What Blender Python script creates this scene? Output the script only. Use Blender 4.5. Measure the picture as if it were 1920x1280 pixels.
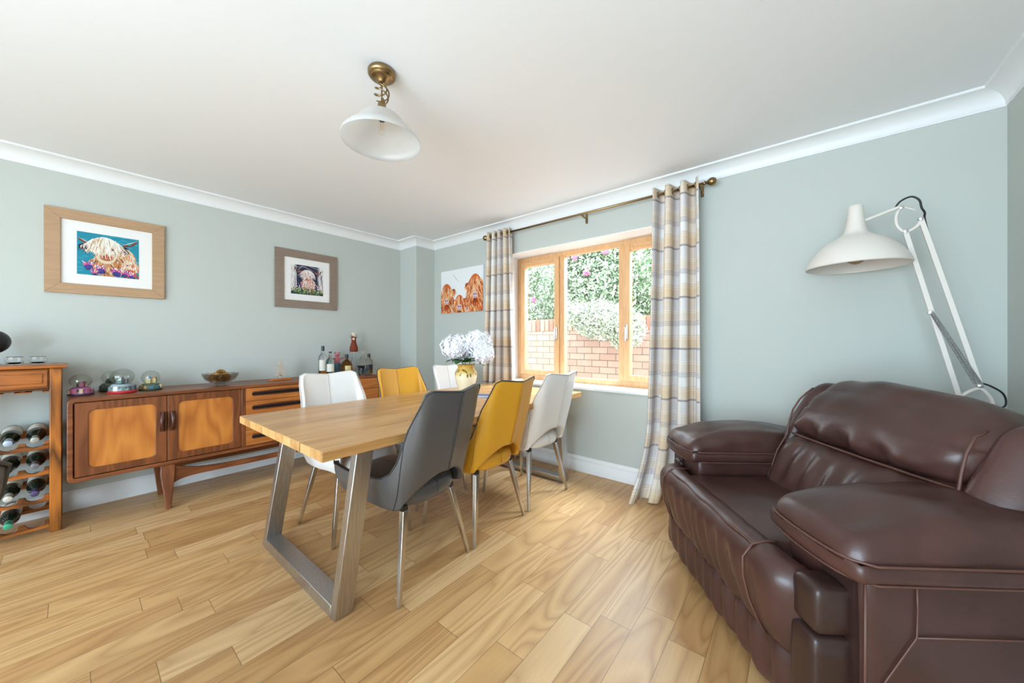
import bpy, math, random
from mathutils import Vector, Matrix
PI = math.pi
random.seed(7)
S = bpy.context.scene
for o in list(bpy.data.objects):
    bpy.data.objects.remove(o)

# ------------------------------------------------------------------ camera
cam_d = bpy.data.cameras.new('camera'); cam = bpy.data.objects.new('camera', cam_d)
S.collection.objects.link(cam); S.camera = cam
cam.location = (0, 0, 1.15)
cam.rotation_euler = (PI / 2, 0, math.radians(38.87))
cam_d.sensor_width = 36; cam_d.lens = 36 * 664 / 1920
cam_d.clip_start = 0.03; cam_d.clip_end = 200

# ------------------------------------------------------------------ world, lights, exposure
W = bpy.data.worlds.new('overcast_sky'); S.world = W; W.use_nodes = True
W.node_tree.nodes['Background'].inputs[0].default_value = (0.68, 0.85, 1.0, 1)
W.node_tree.nodes['Background'].inputs[1].default_value = 8.0
S.view_settings.view_transform = 'Standard'; S.view_settings.look = 'None'
S.view_settings.gamma = 1; S.view_settings.exposure = 0.42
S.view_settings.use_curve_mapping = False
S.cycles.max_bounces = 10; S.cycles.diffuse_bounces = 5; S.cycles.transparent_max_bounces = 12
S.cycles.transmission_bounces = 8; S.cycles.sample_clamp_indirect = 6; S.cycles.caustics_reflective = False
S.cycles.caustics_refractive = False
try: S.cycles.use_denoising = True
except Exception: pass

def area(name, loc, rot, sx, sy, power, col=(1, 1, 1), portal=False, spread=180):
    l = bpy.data.lights.new(name, 'AREA'); l.shape = 'RECTANGLE'; l.size = sx; l.size_y = sy
    l.energy = power; l.color = col; l.spread = math.radians(spread)
    if portal: l.cycles.is_portal = True
    o = bpy.data.objects.new(name, l); S.collection.objects.link(o)
    o.location = loc; o.rotation_euler = rot
    return o
area('window_portal', (-1.5, 3.2, 1.4), (-PI / 2, 0, 0), 1.9, 1.5, 1, portal=True)
area('garden_door_portal', (-2.0, -3.05, 1.03), (PI / 2, 0, 0), 1.8, 2.05, 1, portal=True)
# added fill lamp behind the camera, pointed up to brighten the ceiling
area('ceiling_fill', (-0.2, -1.15, 0.4), (PI, 0, 0), 1.8, 1.4, 25, (0.60, 0.82, 1.0))
# added fill lamp behind the camera, lifting the wall under the window
area('rear_fill', (-0.2, -2.6, 1.2), (PI / 2, 0, 0), 1.8, 1.8, 112, (0.62, 0.82, 1.0))
# added lamp high above the garden, boosting the skylight through the window
o_ = area('skylight_boost', (-0.75, 4.25, 3.5), (0, 0, 0), 2.4, 1.5, 180, (0.72, 0.87, 1.0), spread=110)
o_.rotation_euler = (Vector((-1.35, 1.5, 0.3)) - Vector(o_.location)).to_track_quat('-Z', 'Y').to_euler()

# ------------------------------------------------------------------ helpers
def mat(name, col, rough=0.5, metal=0.0, spec=0.5, **kw):
    m = bpy.data.materials.new(name); m.use_nodes = True
    b = m.node_tree.nodes['Principled BSDF']
    b.inputs['Base Color'].default_value = (*col, 1); b.inputs['Roughness'].default_value = rough
    b.inputs['Metallic'].default_value = metal; b.inputs['Specular IOR Level'].default_value = spec
    for k, v in kw.items():
        b.inputs[k.replace('_', ' ')].default_value = v
    return m
def srgb(r, g, b):
    f = lambda c: (c / 255 / 12.92) if c / 255 <= 0.04045 else ((c / 255 + 0.055) / 1.055) ** 2.4
    return (f(r), f(g), f(b))
class NT:
    def __init__(s, m): s.t = m.node_tree; s.n = s.t.nodes; s.b = s.n.get('Principled BSDF')
    def add(s, typ, **kw):
        x = s.n.new(typ)
        for k, v in kw.items(): setattr(x, k, v)
        return x
    def link(s, a, b): s.t.links.new(a, b)
    def math(s, op, a, b=None, c=None):
        x = s.add('ShaderNodeMath', operation=op)
        for i, v in enumerate((a, b, c)):
            if v is None: continue
            if isinstance(v, (int, float)): x.inputs[i].default_value = v
            else: s.link(v, x.inputs[i])
        return x.outputs[0]
    def mix(s, fac, a, b, mode='MIX'):
        x = s.add('ShaderNodeMix', data_type='RGBA', blend_type=mode)
        for i, v in ((0, fac), (6, a), (7, b)):
            if isinstance(v, (int, float)): x.inputs[i].default_value = v
            elif isinstance(v, tuple): x.inputs[i].default_value = (*v, 1)
            else: s.link(v, x.inputs[i])
        return x.outputs[2]
    def ramp(s, fac, stops):
        x = s.add('ShaderNodeValToRGB'); s.link(fac, x.inputs[0])
        e = x.color_ramp.elements
        while len(e) > 1: e.remove(e[-1])
        e[0].position = stops[0][0]; e[0].color = (*stops[0][1], 1)
        for p, c in stops[1:]:
            k = e.new(p); k.color = (*c, 1)
        return x.outputs[0]
    def noise(s, vec, scale, detail=3, rough=0.5, dist=0):
        x = s.add('ShaderNodeTexNoise'); x.inputs['Scale'].default_value = scale
        x.inputs['Detail'].default_value = detail; x.inputs['Roughness'].default_value = rough
        x.inputs['Distortion'].default_value = dist
        s.link(vec, x.inputs['Vector']); return x.outputs[0]
    def obj(s, scale=(1, 1, 1), rot=(0, 0, 0), loc=(0, 0, 0), kind='Object'):
        c = s.add('ShaderNodeTexCoord'); m = s.add('ShaderNodeMapping')
        m.inputs['Scale'].default_value = scale; m.inputs['Rotation'].default_value = rot
        m.inputs['Location'].default_value = loc
        s.link(c.outputs[kind], m.inputs['Vector']); return m.outputs[0]
    def bump(s, h, strength=0.2, dist=0.01):
        x = s.add('ShaderNodeBump'); x.inputs['Strength'].default_value = strength
        x.inputs['Distance'].default_value = dist
        s.link(h, x.inputs['Height']); s.link(x.outputs[0], s.b.inputs['Normal'])

def wood(name, dark, light, axis='x', scale=1.0, rough=0.4, fig=0.5, bump=0.05, dens=9, spec=0.5):
    """straight and cathedral grain running along the given axis of the object"""
    m = mat(name, light, rough, spec=spec); t = NT(m)
    sc = {'x': (0.12, 1, 1), 'y': (1, 0.12, 1), 'z': (1, 1, 0.12)}[axis]
    v = t.obj(tuple(k * scale for k in sc))
    big = t.noise(v, 2.3, 2, 0.5, 0.3)
    rings = t.math('FRACT', t.math('MULTIPLY', big, dens))
    rings = t.math('PINGPONG', rings, 0.5)
    fine = t.noise(t.obj(tuple(k * scale * (40 if k == 1 else 20) for k in sc)), 1.6, 4, 0.6)
    f = t.math('ADD', t.math('MULTIPLY', rings, 2 * fig), t.math('MULTIPLY', fine, 1 - fig))
    c = t.ramp(f, [(0.15, dark), (0.75, light)])
    t.link(c, t.b.inputs['Base Color'])
    if bump: t.bump(fine, bump, 0.002)
    return m

class MB:
    def __init__(s): s.v = []; s.f = []; s.m = []; s.uv = None
    def add(s, vs, fs, mi=0, M=None):
        n = len(s.v)
        s.v += [tuple(M @ Vector(p)) if M else tuple(p) for p in vs]
        s.f += [tuple(i + n for i in f) for f in fs]; s.m += [mi] * len(fs); return s
    def box(s, x0, x1, y0, y1, z0, z1, mi=0, M=None):
        return s.add([(x, y, z) for z in (z0, z1) for y in (y0, y1) for x in (x0, x1)],
                     [(0, 2, 3, 1), (4, 5, 7, 6), (0, 1, 5, 4), (2, 6, 7, 3), (0, 4, 6, 2), (1, 3, 7, 5)], mi, M)
    def hexa(s, p, mi=0, M=None):  # 4 bottom (ccw), 4 top
        return s.add(p, [(3, 2, 1, 0), (4, 5, 6, 7), (0, 1, 5, 4), (1, 2, 6, 5), (2, 3, 7, 6), (3, 0, 4, 7)], mi, M)
    def prism(s, poly, axis, a, b, mi=0, M=None):
        n = len(poly)
        def P(u, v, w): return {'x': (w, u, v), 'y': (u, w, v), 'z': (u, v, w)}[axis]
        vs = [P(u, v, a) for u, v in poly] + [P(u, v, b) for u, v in poly]
        fs = [tuple(range(n)), tuple(range(2 * n - 1, n - 1, -1))] + [((i + 1) % n, i, n + i, n + (i + 1) % n) for i in range(n)]
        return s.add(vs, fs, mi, M)
    def lathe(s, prof, n=32, c=(0, 0, 0), mi=0, M=None, sx=1, sy=1, cap=True):
        vs = []; fs = []; k = len(prof)
        for i in range(n):
            a = 2 * PI * i / n
            vs += [(c[0] + r * math.cos(a) * sx, c[1] + r * math.sin(a) * sy, c[2] + z) for r, z in prof]
        for i in range(n):
            j = (i + 1) % n
            for q in range(k - 1): fs.append((i * k + q, j * k + q, j * k + q + 1, i * k + q + 1))
        if cap and prof[0][0] > 1e-6: fs.append(tuple(i * k for i in range(n))[::-1])
        if cap and prof[-1][0] > 1e-6: fs.append(tuple(i * k + k - 1 for i in range(n)))
        return s.add(vs, fs, mi, M)
    def tube(s, pts, r, n=8, closed=False, mi=0, M=None, flat=1.0):
        pts = [Vector(p) for p in pts]; L = len(pts); vs = []; fs = []
        up = Vector((0, 0, 1)); pn = None
        for i, p in enumerate(pts):
            if closed: d = pts[(i + 1) % L] - pts[i - 1]
            else: d = pts[min(i + 1, L - 1)] - pts[max(i - 1, 0)]
            if d.length < 1e-9: d = Vector((0, 0, 1))
            d.normalize()
            if pn is None:
                pn = d.orthogonal() if abs(d.z) > 0.95 else d.cross(up)
            pn = (pn - d * pn.dot(d)).normalized(); q = d.cross(pn)
            rr = r[i] if isinstance(r, (list, tuple)) else r
            for k in range(n):
                a = 2 * PI * k / n
                vs.append(p + pn * math.cos(a) * rr + q * math.sin(a) * rr * flat)
        for i in range(L if closed else L - 1):
            j = (i + 1) % L
            for k in range(n):
                k2 = (k + 1) % n; fs.append((i * n + k, i * n + k2, j * n + k2, j * n + k))
        if not closed: fs += [tuple(range(n))[::-1], tuple((L - 1) * n + k for k in range(n))]
        return s.add(vs, fs, mi, M)
    def grid(s, rows, mi=0, closeu=False, M=None):
        R = len(rows); C = len(rows[0]); vs = [p for r in rows for p in r]; fs = []
        for i in range(R - 1):
            for j in range(C if closeu else C - 1):
                k = (j + 1) % C; fs.append((i * C + j, i * C + k, (i + 1) * C + k, (i + 1) * C + j))
        return s.add(vs, fs, mi, M)
    def ball(s, c, r, nu=16, nv=10, mi=0, M=None, fn=None):
        rx, ry, rz = (r, r, r) if isinstance(r, (int, float)) else r
        rows = []
        for j in range(nv + 1):
            ph = -PI / 2 + PI * j / nv
            row = []
            for i in range(nu):
                th = 2 * PI * i / nu; d = (math.cos(ph) * math.cos(th), math.cos(ph) * math.sin(th), math.sin(ph))
                k = fn(d) if fn else 1
                row.append((c[0] + rx * d[0] * k, c[1] + ry * d[1] * k, c[2] + rz * d[2] * k))
            rows.append(row)
        return s.grid(rows, mi, True, M)
    def rbox(s, x0, x1, y0, y1, z0, z1, r=0.03, n=8, puff=(0, 0, 0), fn=None, mi=0, M=None, wob=None):
        """rounded, optionally puffed box with its faces divided; fn(p, normal) moves points"""
        c = Vector(((x0 + x1) / 2, (y0 + y1) / 2, (z0 + z1) / 2)); h = Vector(((x1 - x0) / 2, (y1 - y0) / 2, (z1 - z0) / 2))
        ns = [max(2, n if isinstance(n, int) else n[k]) for k in range(3)]
        key = {}; vs = []; fs = []
        def warp(t):  # denser points at the edges
            return math.sin(t * PI / 2) if True else t
        def vid(p):
            k = tuple(round(q, 5) for q in p)
            if k in key: return key[k]
            q = Vector([warp(a) * b for a, b in zip(p, h)])
            inner = Vector([max(-(hh - min(r, hh)), min(hh - min(r, hh), a)) for a, hh in zip(q, h)])
            d = q - inner
            if d.length > 1e-9: nn = d.normalized(); q = inner + nn * min(r, min(h))
            else: nn = Vector((0, 0, 1))
            u = [1 - min(1, abs(a / b)) ** 2 for a, b in zip(q, h)]
            fx = q.x / h.x; fy = q.y / h.y; fz = q.z / h.z
            q = q + Vector((puff[0] * fx * u[1] * u[2], puff[1] * fy * u[0] * u[2], puff[2] * fz * u[0] * u[1]))
            q = q + c
            if fn: q = Vector(fn(q, nn))
            key[k] = len(vs); vs.append(tuple(q)); return key[k]
        for ax in range(3):
            a1, a2 = [(1, 2), (2, 0), (0, 1)][ax]
            for sgn in (-1, 1):
                for i in range(ns[a1]):
                    for j in range(ns[a2]):
                        ids = []
                        for di, dj in ((0, 0), (1, 0), (1, 1), (0, 1)):
                            p = [0, 0, 0]; p[ax] = sgn; p[a1] = -1 + 2 * (i + di) / ns[a1]; p[a2] = -1 + 2 * (j + dj) / ns[a2]
                            ids.append(vid(p))
                        if sgn < 0: ids = ids[::-1]
                        if len(set(ids)) > 2: fs.append(tuple(dict.fromkeys(ids)))
        return s.add(vs, fs, mi, M)
    def build(s, name, mats, parent=None, smooth=35, bevel=0, sub=0, solid=0, off=-1, loc=None, rot=None, seg=2):
        me = bpy.data.meshes.new(name); me.from_pydata([tuple(p) for p in s.v], [], s.f)
        if not isinstance(mats, (list, tuple)): mats = [mats]
        for m in mats: me.materials.append(m)
        me.polygons.foreach_set('material_index', s.m)
        if s.uv:
            l = me.uv_layers.new(name='uv')
            for lp in me.loops: l.data[lp.index].uv = s.uv[lp.vertex_index]
        me.validate(); me.update()
        if smooth:
            me.polygons.foreach_set('use_smooth', [True] * len(me.polygons))
            if smooth < 180: me.set_sharp_from_angle(angle=math.radians(smooth))
        o = bpy.data.objects.new(name, me); S.collection.objects.link(o)
        if parent: o.parent = parent
        if loc: o.location = loc
        if rot: o.rotation_euler = rot
        if solid:
            x = o.modifiers.new('solid', 'SOLIDIFY'); x.thickness = solid; x.offset = off
        if bevel:
            x = o.modifiers.new('bevel', 'BEVEL'); x.width = bevel; x.segments = seg; x.limit_method = 'ANGLE'
            x.angle_limit = math.radians(40); x.harden_normals = False
        if sub:
            x = o.modifiers.new('sub', 'SUBSURF'); x.levels = sub; x.render_levels = sub
        return o

def tag(o, label=None, cat=None, group=None, kind=None):
    if label: o['label'] = label
    if cat: o['category'] = cat
    if group: o['group'] = group
    if kind: o['kind'] = kind
    return o
def thing(name, label, cat, loc=(0, 0, 0), rotz=0, group=None, kind=None):
    o = bpy.data.objects.new(name, None); S.collection.objects.link(o); o.empty_display_size = 0.05
    o.location = loc; o.rotation_euler = (0, 0, rotz)
    return tag(o, label, cat, group, kind)
def dup(root, loc, rotz, label, swap=None, group=None):
    kids = [x for x in bpy.data.objects if x.parent == root]
    r = root.copy(); S.collection.objects.link(r); r.location = loc; r.rotation_euler = (0, 0, rotz); r['label'] = label
    if group: r['group'] = group
    def cp(ch, par):
        sub = [x for x in bpy.data.objects if x.parent == ch]
        c = ch.copy(); S.collection.objects.link(c); c.parent = par
        if swap and c.data and any(q and q.name in swap for q in c.data.materials):
            c.data = c.data.copy()
            for i, mm in enumerate(c.data.materials):
                if mm.name in swap: c.data.materials[i] = swap[mm.name]
        for k in sub: cp(k, c)
    for ch in kids: cp(ch, r)
    return r
def Mx(loc=(0, 0, 0), rot=(0, 0, 0), sc=(1, 1, 1)):
    from mathutils import Euler
    return Matrix.LocRotScale(Vector(loc), Euler(rot), Vector(sc))
def lerp(a, b, t): return a + (b - a) * t
def curve(pts, k=6):
    P = [Vector(p) for p in pts]; P = [2 * P[0] - P[1]] + P + [2 * P[-1] - P[-2]]; out = []
    for i in range(1, len(P) - 2):
        for q in range(k):
            t = q / k; a, b, c, d = P[i - 1], P[i], P[i + 1], P[i + 2]
            out.append(.5 * (2 * b + (c - a) * t + (2 * a - 5 * b + 4 * c - d) * t * t + (3 * b - a - 3 * c + d) * t ** 3))
    return out + [P[-2]]
def arc(cx, cy, r, a0, a1, n): return [(cx + r * math.cos(lerp(a0, a1, i / n)), cy + r * math.sin(lerp(a0, a1, i / n))) for i in range(n + 1)]

# ------------------------------------------------------------------ materials
M = {}
M['wall'] = mat('duck_egg_paint', srgb(195, 198, 191), 0.75, spec=0.25)
t = NT(M['wall']); t.bump(t.noise(t.obj(), 220, 2), 0.05, 0.001)
M['ceiling'] = mat('white_ceiling_paint', srgb(240, 240, 241), 0.85, spec=0.2)
M['white'] = mat('white_gloss_paint', srgb(238, 237, 236), 0.4)
M['steel'] = mat('brushed_steel', (0.50, 0.48, 0.46), 0.34, 1.0)
t = NT(M['steel']); n_ = t.noise(t.obj((60, 60, 2)), 3, 4, 0.6)
t.link(t.ramp(n_, [(0.3, (0.42, 0.41, 0.40)), (0.7, (0.60, 0.58, 0.56))]), t.b.inputs['Base Color']); t.bump(n_, 0.06, 0.001)
M['chrome'] = mat('satin_chrome', (0.62, 0.60, 0.58), 0.22, 1.0)
M['brass'] = mat('antique_brass', srgb(150, 125, 88), 0.3, 1.0)
M['black'] = mat('black_plastic', (0.012, 0.012, 0.013), 0.4)
M['dark'] = mat('dark_gap', (0.006, 0.004, 0.003), 0.9)

def leather(name, col, rough=0.38, amt=0.12, sc=260):
    m = mat(name, col, rough); t = NT(m)
    v = t.add('ShaderNodeTexVoronoi'); v.inputs['Scale'].default_value = sc; t.link(t.obj(), v.inputs['Vector'])
    t.bump(v.outputs[0], amt, 0.0015); return m
M['grey_leather'] = leather('grey_faux_leather', srgb(84, 81, 80), 0.30)
M['yellow_leather'] = leather('mustard_faux_leather', srgb(222, 160, 44), 0.40)
M['white_leather'] = leather('white_faux_leather', srgb(232, 228, 224), 0.40)
M['piping'] = mat('dark_piping', srgb(60, 58, 60), 0.45)
M['stitch'] = mat('grey_stitching', srgb(58, 57, 59), .5); M['stitch_y'] = mat('mustard_stitching', srgb(178, 122, 34), .5); M['stitch_w'] = mat('white_stitching', srgb(204, 200, 196), .5)
M['pale_piping'] = mat('pale_piping', srgb(200, 195, 190), 0.45)

# oak floor: strips along y, 0.1275 wide, staggered joints, per-board tone
m = mat('oak_strip_floor', srgb(200, 160, 105), 0.3); t = NT(m); M['floor'] = m
tc = t.add('ShaderNodeTexCoord'); sp = t.add('ShaderNodeSeparateXYZ'); t.link(tc.outputs['Object'], sp.inputs[0])
X, Y = sp.outputs[0], sp.outputs[1]
u = t.math('DIVIDE', t.math('ADD', X, 5.2335), 0.1275)   # board edges fall on x = -1.281
row = t.math('FLOOR', u); fu = t.math('FRACT', u)
wn = t.add('ShaderNodeTexWhiteNoise', noise_dimensions='1D'); t.link(row, wn.inputs['W'])
off = t.math('MULTIPLY', wn.outputs['Value'], 3.7)
v = t.math('DIVIDE', t.math('ADD', t.math('ADD', Y, 10), off), 0.74)
col_ = t.math('FLOOR', v); fv = t.math('FRACT', v)
cmb = t.add('ShaderNodeCombineXYZ'); t.link(row, cmb.inputs[0]); t.link(col_, cmb.inputs[1])
wn2 = t.add('ShaderNodeTexWhiteNoise', noise_dimensions='2D'); t.link(cmb.outputs[0], wn2.inputs['Vector'])
rnd = wn2.outputs['Value']
# grain coordinates shifted per board
cv = t.add('ShaderNodeCombineXYZ')
t.link(t.math('ADD', X, t.math('MULTIPLY', rnd, 17)), cv.inputs[0]); t.link(t.math('ADD', t.math('MULTIPLY', Y, 0.14), t.math('MULTIPLY', rnd, 31)), cv.inputs[1])
big = t.noise(cv.outputs[0], 4.2, 2, 0.5, 0.6)
rings = t.math('MULTIPLY', t.math('PINGPONG', t.math('MULTIPLY', big, 13), 0.5), 2)
cv2 = t.add('ShaderNodeCombineXYZ')
t.link(t.math('MULTIPLY', X, 150), cv2.inputs[0]); t.link(t.math('MULTIPLY', Y, 7), cv2.inputs[1]); t.link(rnd, cv2.inputs[2])
fine = t.noise(cv2.outputs[0], 1, 3, 0.6)
g = t.math('ADD', t.math('MULTIPLY', t.math('POWER', rings, 0.6), 0.66), t.math('MULTIPLY', fine, 0.42))
base = t.ramp(rnd, [(0.0, srgb(198, 152, 100)), (0.35, srgb(210, 166, 112)), (0.7, srgb(218, 176, 122)), (1.0, srgb(226, 188, 138))])
dark = t.mix(1.0, base, (0.60, 0.50, 0.42), 'MULTIPLY')
grn = t.mix(t.math('SMOOTH_MIN', g, 1, 0.1), dark, base)
# knots
vo = t.add('ShaderNodeTexVoronoi'); vo.inputs['Scale'].default_value = 1.5
t.link(t.obj((3.2, 1, 1)), vo.inputs['Vector'])
kn = t.math('LESS_THAN', vo.outputs[0], 0.035)
grn = t.mix(t.math('MULTIPLY', kn, 0.75), grn, srgb(92, 62, 36))
ex = t.math('MINIMUM', fu, t.math('SUBTRACT', 1, fu)); ey = t.math('MINIMUM', fv, t.math('SUBTRACT', 1, fv))
gap = t.math('MAXIMUM', t.math('LESS_THAN', ex, 0.010), t.math('LESS_THAN', ey, 0.0019))
fin = t.mix(t.math('MULTIPLY', gap, 0.6), grn, srgb(96, 66, 38))
t.link(fin, t.b.inputs['Base Color'])
t.link(t.math('ADD', 0.28, t.math('MULTIPLY', fine, 0.18)), t.b.inputs['Roughness'])
t.bump(t.math('SUBTRACT', t.math('MULTIPLY', fine, 0.3), gap), 0.18, 0.0015)

M['table_oak'] = wood('table_oak', srgb(164, 112, 60), srgb(214, 164, 104), 'y', 1.5, 0.30, 0.35, dens=8)
M['table_end'] = wood('table_oak_end_grain', srgb(198, 150, 92), srgb(218, 172, 112), 'z', 2, 0.4, 0.2)
M['teak'] = wood('dark_teak', srgb(98, 52, 28), srgb(140, 80, 44), 'y', 2.2, 0.32, 0.5)
M['teak_v'] = wood('dark_teak_upright', srgb(94, 50, 26), srgb(134, 76, 42), 'z', 3.0, 0.32, 0.5)
M['teak_panel'] = wood('honey_teak_panel', srgb(176, 100, 40), srgb(206, 130, 58), 'z', 1.9, 0.32, 0.6, dens=10)
M['teak_drawer'] = wood('honey_teak_drawer', srgb(168, 94, 42), srgb(196, 120, 58), 'y', 2.0, 0.32, 0.5)
M['handle'] = mat('dark_afrormosia', srgb(74, 36, 22), 0.3)
M['rack'] = wood('stained_pine', srgb(62, 32, 12), srgb(176, 100, 38), 'y', 3.0, 0.28, 0.6, dens=7)
M['rack_v'] = wood('stained_pine_upright', srgb(68, 36, 12), srgb(188, 112, 44), 'z', 3.0, 0.28, 0.6, dens=7)
M['upvc'] = wood('oak_effect_frame', srgb(204, 150, 100), srgb(226, 180, 130), 'z', 4, 0.4, 0.3)

# ------------------------------------------------------------------ room shell
XL, XR, YW, ZC, YB = -3.86, 0.79, 2.835, 2.378, -3.0
def struct(o): o['kind'] = 'structure'; return o
b = MB().box(XL - .2, XR + .2, YB, YW + .3, -.06, 0); struct(b.build('floor', M['floor'], smooth=0))
b = MB().box(XL - .2, XR + .2, YB, YW + .3, ZC, ZC + .1); struct(b.build('ceiling', M['ceiling'], smooth=0))
struct(MB().box(XL - .2, XL, YB, YW + .3, 0, ZC).build('wall_left', M['wall'], smooth=0))
struct(MB().box(XR, XR + .2, YB, YW + .3, 0, ZC).build('wall_right', M['wall'], smooth=0))
WX0, WX1, WZ0, WZ1 = -2.385, -0.62, 0.75, 2.05
b = MB().box(XL, WX0, YW, YW + .3, 0, ZC).box(WX1, XR, YW, YW + .3, 0, ZC)
b.box(WX0, WX1, YW, YW + .3, 0, WZ0 - .025).box(WX0, WX1, YW, YW + .3, WZ1, ZC)
struct(b.build('wall_window', M['wall'], smooth=0))
b = MB().box(XL, -2.9, YB - .2, YB, 0, ZC).box(-1.1, XR, YB - .2, YB, 0, ZC).box(-2.9, -1.1, YB - .2, YB, 2.06, ZC)
struct(b.build('wall_back', M['wall'], smooth=0))
PX, PY = -3.53, 2.567
struct(MB().box(XL, PX, PY, YW, 0, ZC).build('wall_pier', M['wall'], smooth=0))
# white reveal lining
b = MB().box(WX0 - .001, WX0 + .006, YW - .002, YW + .25, WZ0, WZ1).box(WX1 - .006, WX1 + .001, YW - .002, YW + .25, WZ0, WZ1)
b.box(WX0, WX1, YW - .002, YW + .25, WZ1 - .006, WZ1 + .001)
struct(b.build('trim_1', M['white'], smooth=0))

# plaster coving and skirting swept along the walls
path = [(XL, YB), (XL, PY), (PX, PY), (PX, YW), (XR, YW), (XR, YB)]
def sweep(name, prof, mt, segs):
    for nm, a, bb in segs:
        b = MB()
        for k in range(a, bb):
            p0, p1 = Vector(path[k]), Vector(path[k + 1]); d = (p1 - p0).normalized()
            nrm = Vector((d.y, -d.x))           # into the room
            def corner(i, off):
                P = Vector(path[i])
                if i == 0 or i == len(path) - 1: return P + nrm * off
                da = (Vector(path[i]) - Vector(path[i - 1])).normalized(); db = (Vector(path[i + 1]) - Vector(path[i])).normalized()
                na = Vector((da.y, -da.x)); nb = Vector((db.y, -db.x))
                return P + (na + nb) * off
            rows = []
            for i in (k, k + 1):
                rows.append([(*corner(i, o_), z) for o_, z in prof])
            b.grid(rows)
        struct(b.build(nm, mt, smooth=50))
cov = [(0.0, ZC - .091), (0.006, ZC - .091), (0.006, ZC - .080)] + [(0.008 + .076 * (1 - math.cos(a)), ZC - .080 + .066 * math.sin(a)) for a in [PI / 2 * i / 8 for i in range(9)]]
cov += [(0.09, ZC - .012), (0.09, ZC)]
sweep('trim', cov, M['white'], [('trim_2', 0, 1), ('trim_3', 1, 3), ('trim_4', 3, 4), ('trim_5', 4, 5)])
sk = [(0.018, 0), (0.018, .088), (0.0145, .094), (0.0145, .100), (0.017, .106), (0.013, .118), (0.008, .124), (0.008, .129), (0.005, .133), (0, .133)]
sweep('skirt', sk, M['white'], [('baseboard_left', 0, 1), ('baseboard_pier', 1, 3), ('baseboard_window', 3, 4), ('baseboard_right', 4, 5)])

# ------------------------------------------------------------------ window
class _O: pass
def facing(tn, base, edge):
    lw = tn.nodes.new('ShaderNodeLayerWeight'); pw = tn.nodes.new('ShaderNodeMath'); pw.operation = 'POWER'; pw.inputs[1].default_value = 4
    ma = tn.nodes.new('ShaderNodeMath'); ma.operation = 'MULTIPLY_ADD'; ma.inputs[1].default_value = edge; ma.inputs[2].default_value = base
    tn.links.new(lw.outputs['Facing'], pw.inputs[0]); tn.links.new(pw.outputs[0], ma.inputs[0]); return ma
win = thing('window_1', None, None, (0, 0, 0)); win['kind'] = 'structure'
FY0, FY1 = 3.055, 3.12
F = lambda x0, x1, z0, z1, y0=FY0, y1=FY1: MB().box(x0, x1, y0, y1, z0, z1)
b = F(WX0 + .006, WX0 + .055, WZ0, WZ1); b.box(WX1 - .055, WX1 - .006, FY0, FY1, WZ0, WZ1)
b.box(WX0 + .055, WX1 - .055, FY0, FY1, WZ0, WZ0 + .05).box(WX0 + .055, WX1 - .055, FY0, FY1, WZ1 - .05, WZ1 - .006)
MU = (-1.825, -1.215)
for mx in MU: b.box(mx - .026, mx + .026, FY0, FY1, WZ0 + .05, WZ1 - .05)
b.build('window_frame', M['upvc'], win, bevel=.003)
def sash(x0, x1):
    b = MB(); w = .052; z0, z1 = WZ0 + .052, WZ1 - .052
    b.box(x0, x0 + w, FY0 - .018, FY1 - .02, z0, z1).box(x1 - w, x1, FY0 - .018, FY1 - .02, z0, z1)
    b.box(x0 + w, x1 - w, FY0 - .018, FY1 - .02, z0, z0 + w).box(x0 + w, x1 - w, FY0 - .018, FY1 - .02, z1 - w, z1)
    b.box(x0 + w + .02, x1 - w - .02, FY0 - .03, FY0 - .018, z1 - .030, z1 - .014)   # trickle vent bar
    return b.build('sash', M['upvc'], win, bevel=.003)
cs = [(WX0 + .058, MU[0] - .028), (MU[0] + .026, MU[1] - .026), (MU[1] + .028, WX1 - .058)]
s1 = sash(*cs[0]); s3 = sash(*cs[2])
gl = bpy.data.materials.new('window_glass'); gl.use_nodes = True; M['pane'] = gl
tn = gl.node_tree; tn.nodes.clear()
o_ = tn.nodes.new('ShaderNodeOutputMaterial'); mx = tn.nodes.new('ShaderNodeMixShader'); tr = tn.nodes.new('ShaderNodeBsdfTransparent'); gg = tn.nodes.new('ShaderNodeBsdfGlossy')
gg.inputs['Roughness'].default_value = 0.02; fr = facing(tn, .03, .35)
tn.links.new(fr.outputs[0], mx.inputs[0]); tn.links.new(tr.outputs[0], mx.inputs[1]); tn.links.new(gg.outputs[0], mx.inputs[2]); tn.links.new(mx.outputs[0], o_.inputs[0])
for i, (x0, x1) in enumerate(cs):
    w = .05 if i != 1 else 0
    MB().box(x0 + w, x1 - w, 3.085, 3.089, WZ0 + .05 + w, WZ1 - .05 - w).build('pane', gl, win if i == 1 else (s1 if i == 0 else s3), smooth=0)
for x, sg in ((cs[0][1] - .026, -1), (cs[2][0] + .026, 1)):
    b = MB().rbox(x - .012, x + .012, FY0 - .032, FY0 - .016, 1.17, 1.30, .006, 4)
    b.rbox(x - .008, x + .008, FY0 - .058, FY0 - .030, 1.255, 1.275, .006, 4).rbox(x - .009, x + .009, FY0 - .062, FY0 - .046, 1.15, 1.275, .006, 4)
    b.build('window_handle', M['chrome'], s1 if sg < 0 else s3)
MB().rbox(WX0 - .07, WX1 + .07, YW - .035, FY0 + .0, WZ0 - .025, WZ0, .007, 6).build('window_sill', M['white'], win)


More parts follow.
